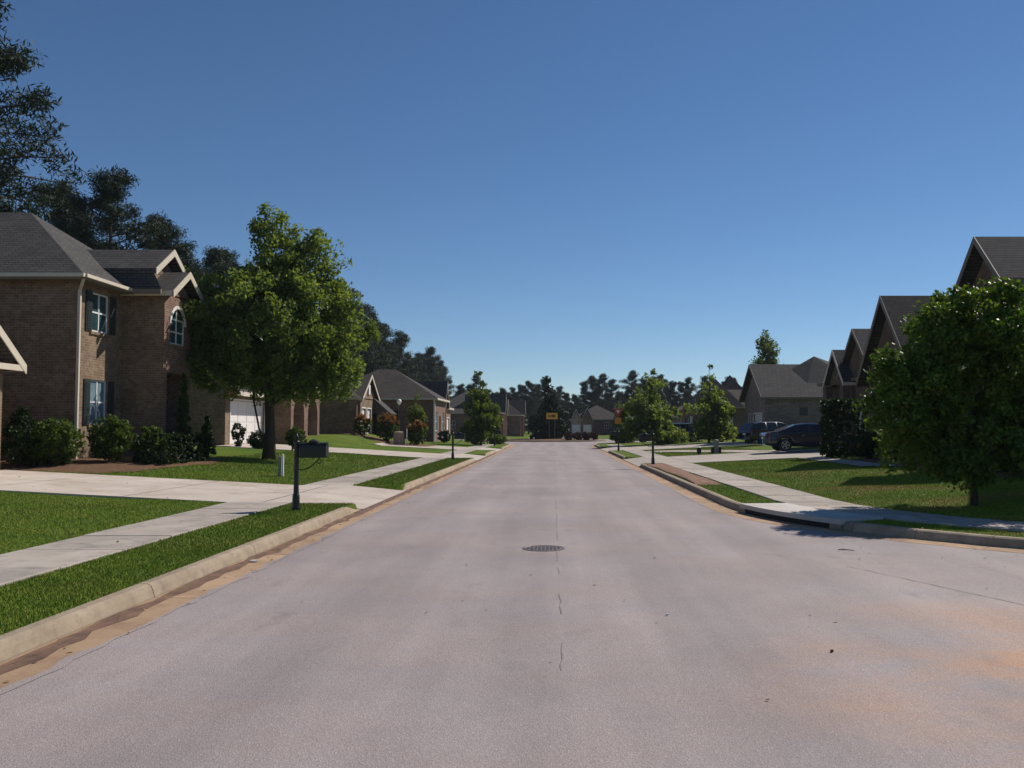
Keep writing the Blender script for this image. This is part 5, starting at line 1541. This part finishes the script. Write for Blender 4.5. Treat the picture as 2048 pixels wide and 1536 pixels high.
# ------------------------------------------------------------------ grass blades on the lawns near the camera
def blades(polys, density, h, w, seed, zmax=None):
    rng = np.random.default_rng(seed); P = []
    for (x0, x1, y0, y1, dens, hh) in polys:
        n = int((x1-x0)*(y1-y0)*dens*density)
        x = rng.uniform(x0, x1, n); y = rng.uniform(y0, y1, n)
        P.append(np.stack([x, y, np.full(n, hh)], 1))
    P = np.concatenate(P); x, y, hh = P.T
    s = sd_land(x, y)
    keep = s > 0.165 - 0.05*rng.random(len(x))**3
    for side, a, b, xf in DRIVES:
        if side == 'L': keep &= ~((x < -4.0) & (x > xf) & (y > a-0.03) & (y < b+0.03))
        else: keep &= ~((x > 3.7) & (x < xf) & (y > a-0.03) & (y < b+0.03))
    keep &= ~((x < -5.62 - 0.07*rng.random(len(x))**2) & (x > -6.93 + 0.05*rng.random(len(x))**2))
    keep &= ~((x > 0) & (s > 1.03) & (s < 2.39))
    x, y, hh, s = x[keep], y[keep], hh[keep], s[keep]
    z = ground_z(x, y); n = len(x)
    a = rng.random(n)*2*PI; H = h*hh*(0.5 + rng.random(n)); lean = rng.uniform(0.1, 0.9, n)*H; b = rng.random(n)*2*PI
    ww = w*hh*(0.7+0.6*rng.random(n))
    p0 = np.stack([x - ww*np.cos(a), y - ww*np.sin(a), z - 0.004], 1); p1 = np.stack([x + ww*np.cos(a), y + ww*np.sin(a), z - 0.004], 1)
    p2 = np.stack([x + lean*np.cos(b), y + lean*np.sin(b), z + H], 1)
    v = np.stack([p0, p1, p2], 1).reshape(-1, 3)
    return v, np.arange(n*3).reshape(-1, 3)
v, q = blades([(-5.70, -4.2, 4.5, 12, 3600, 1.0), (-5.70, -4.2, 12, 19, 1800, 1.25), (-5.70, -4.2, 24.5, 47, 500, 1.7),
               (-14.9, -6.86, 10, 19, 1000, 1.15), (-14.5, -6.9, 24.5, 34, 420, 1.6), (-13, -6.9, 34, 47, 170, 2.2),
               (3.9, 12.4, 10.6, 24, 700, 1.15), (4.0, 12.4, 24, 40, 300, 1.6), (6, 12.0, 48, 62, 120, 2.2)], 1.7, 0.024, 0.0036, 9)
gr = np_mesh('grass', v, q, M['blade'])
tag(gr, 'short mown grass blades on the lawns and verges', 'grass', kind='stuff')

rng = np.random.default_rng(55)
lx = np.concatenate([rng.uniform(-14, -4.3, 420), rng.uniform(4, 12, 420), rng.uniform(-4.05, -3.5, 160), rng.uniform(-3.4, 6, 45)])
ly = np.concatenate([rng.uniform(6, 36, 420), rng.uniform(11, 38, 420), rng.uniform(4, 40, 160), rng.uniform(4, 26, 45)])
lz = np.where(sd_land(lx, ly) > 0.17, ground_z(lx, ly) + 0.03, 0.012)
v, q = leaves(np.stack([lx, ly, lz], 1), 0.004, 1, 0.045, rng, 0.6, up=4)
v[:, 2] = np.maximum(v[:, 2], np.repeat(np.where(lz < 0.02, 0.009, lz - 0.01), 4))
ll = np_mesh('leaf_litter', v, q, M['dry_leaf'])
tag(ll, 'scattered dry leaves on the lawns, gutter and road', 'leaf litter', kind='stuff')

# ------------------------------------------------------------------ litter in the street
def scrap(x, y, z, s_, mat, name, label, cat):
    rnd = random.Random(int(x*100)); mb = MB()
    pts = [(x + s_*math.cos(a)*rnd.uniform(.6, 1.2), y + s_*0.7*math.sin(a)*rnd.uniform(.6, 1.2), z + 0.004) for a in [2*PI*k/7 for k in range(7)]]
    mb.prism(pts, (0.004, 0.003, 0.018)); tag(mb.build(name, mat), label, cat)
scrap(-3.90, 11.6, 0.01, 0.055, M['paper'], 'paper_scrap', 'scrap of white paper in the left gutter', 'litter')
scrap(1.35, 12.0, 0.0, 0.016, M['paper'], 'pebble', 'tiny pale stone on the road right of the manhole', 'stone')
scrap(1.05, 8.35, 0.0, 0.014, M['paper'], 'pebble', 'tiny pale stone nearer on the road', 'stone')
scrap(2.16, 7.0, 0.0, 0.014, M['twig'], 'pebble', 'small dark stone on the right of the road', 'stone')
tw = MB(); tw.tube([(4.05, 12.75, 0.012), (4.15, 12.72, 0.016), (4.26, 12.68, 0.010)], [0.006, 0.007, 0.004], 5); tag(tw.build('twig', M['twig']), 'thin dark twig lying on the road near the right kerb', 'twig')

# ------------------------------------------------------------------ thin summer haze
hm = bpy.data.materials.new('thin_haze'); hm.use_nodes = True
hn = hm.node_tree; hn.nodes.remove(hn.nodes['Principled BSDF'])
pv = hn.nodes.new('ShaderNodeVolumePrincipled'); pv.inputs['Density'].default_value = 0.00018
pv.inputs['Color'].default_value = (0.80, 0.88, 1.0, 1)
hn.links.new(pv.outputs[0], hn.nodes['Material Output'].inputs['Volume'])
hz = MB().box((-420, -110, -1.5), (420, 420, 32)).build('haze', hm)
tag(hz, 'thin bluish summer haze over the far end of the street', kind='stuff')
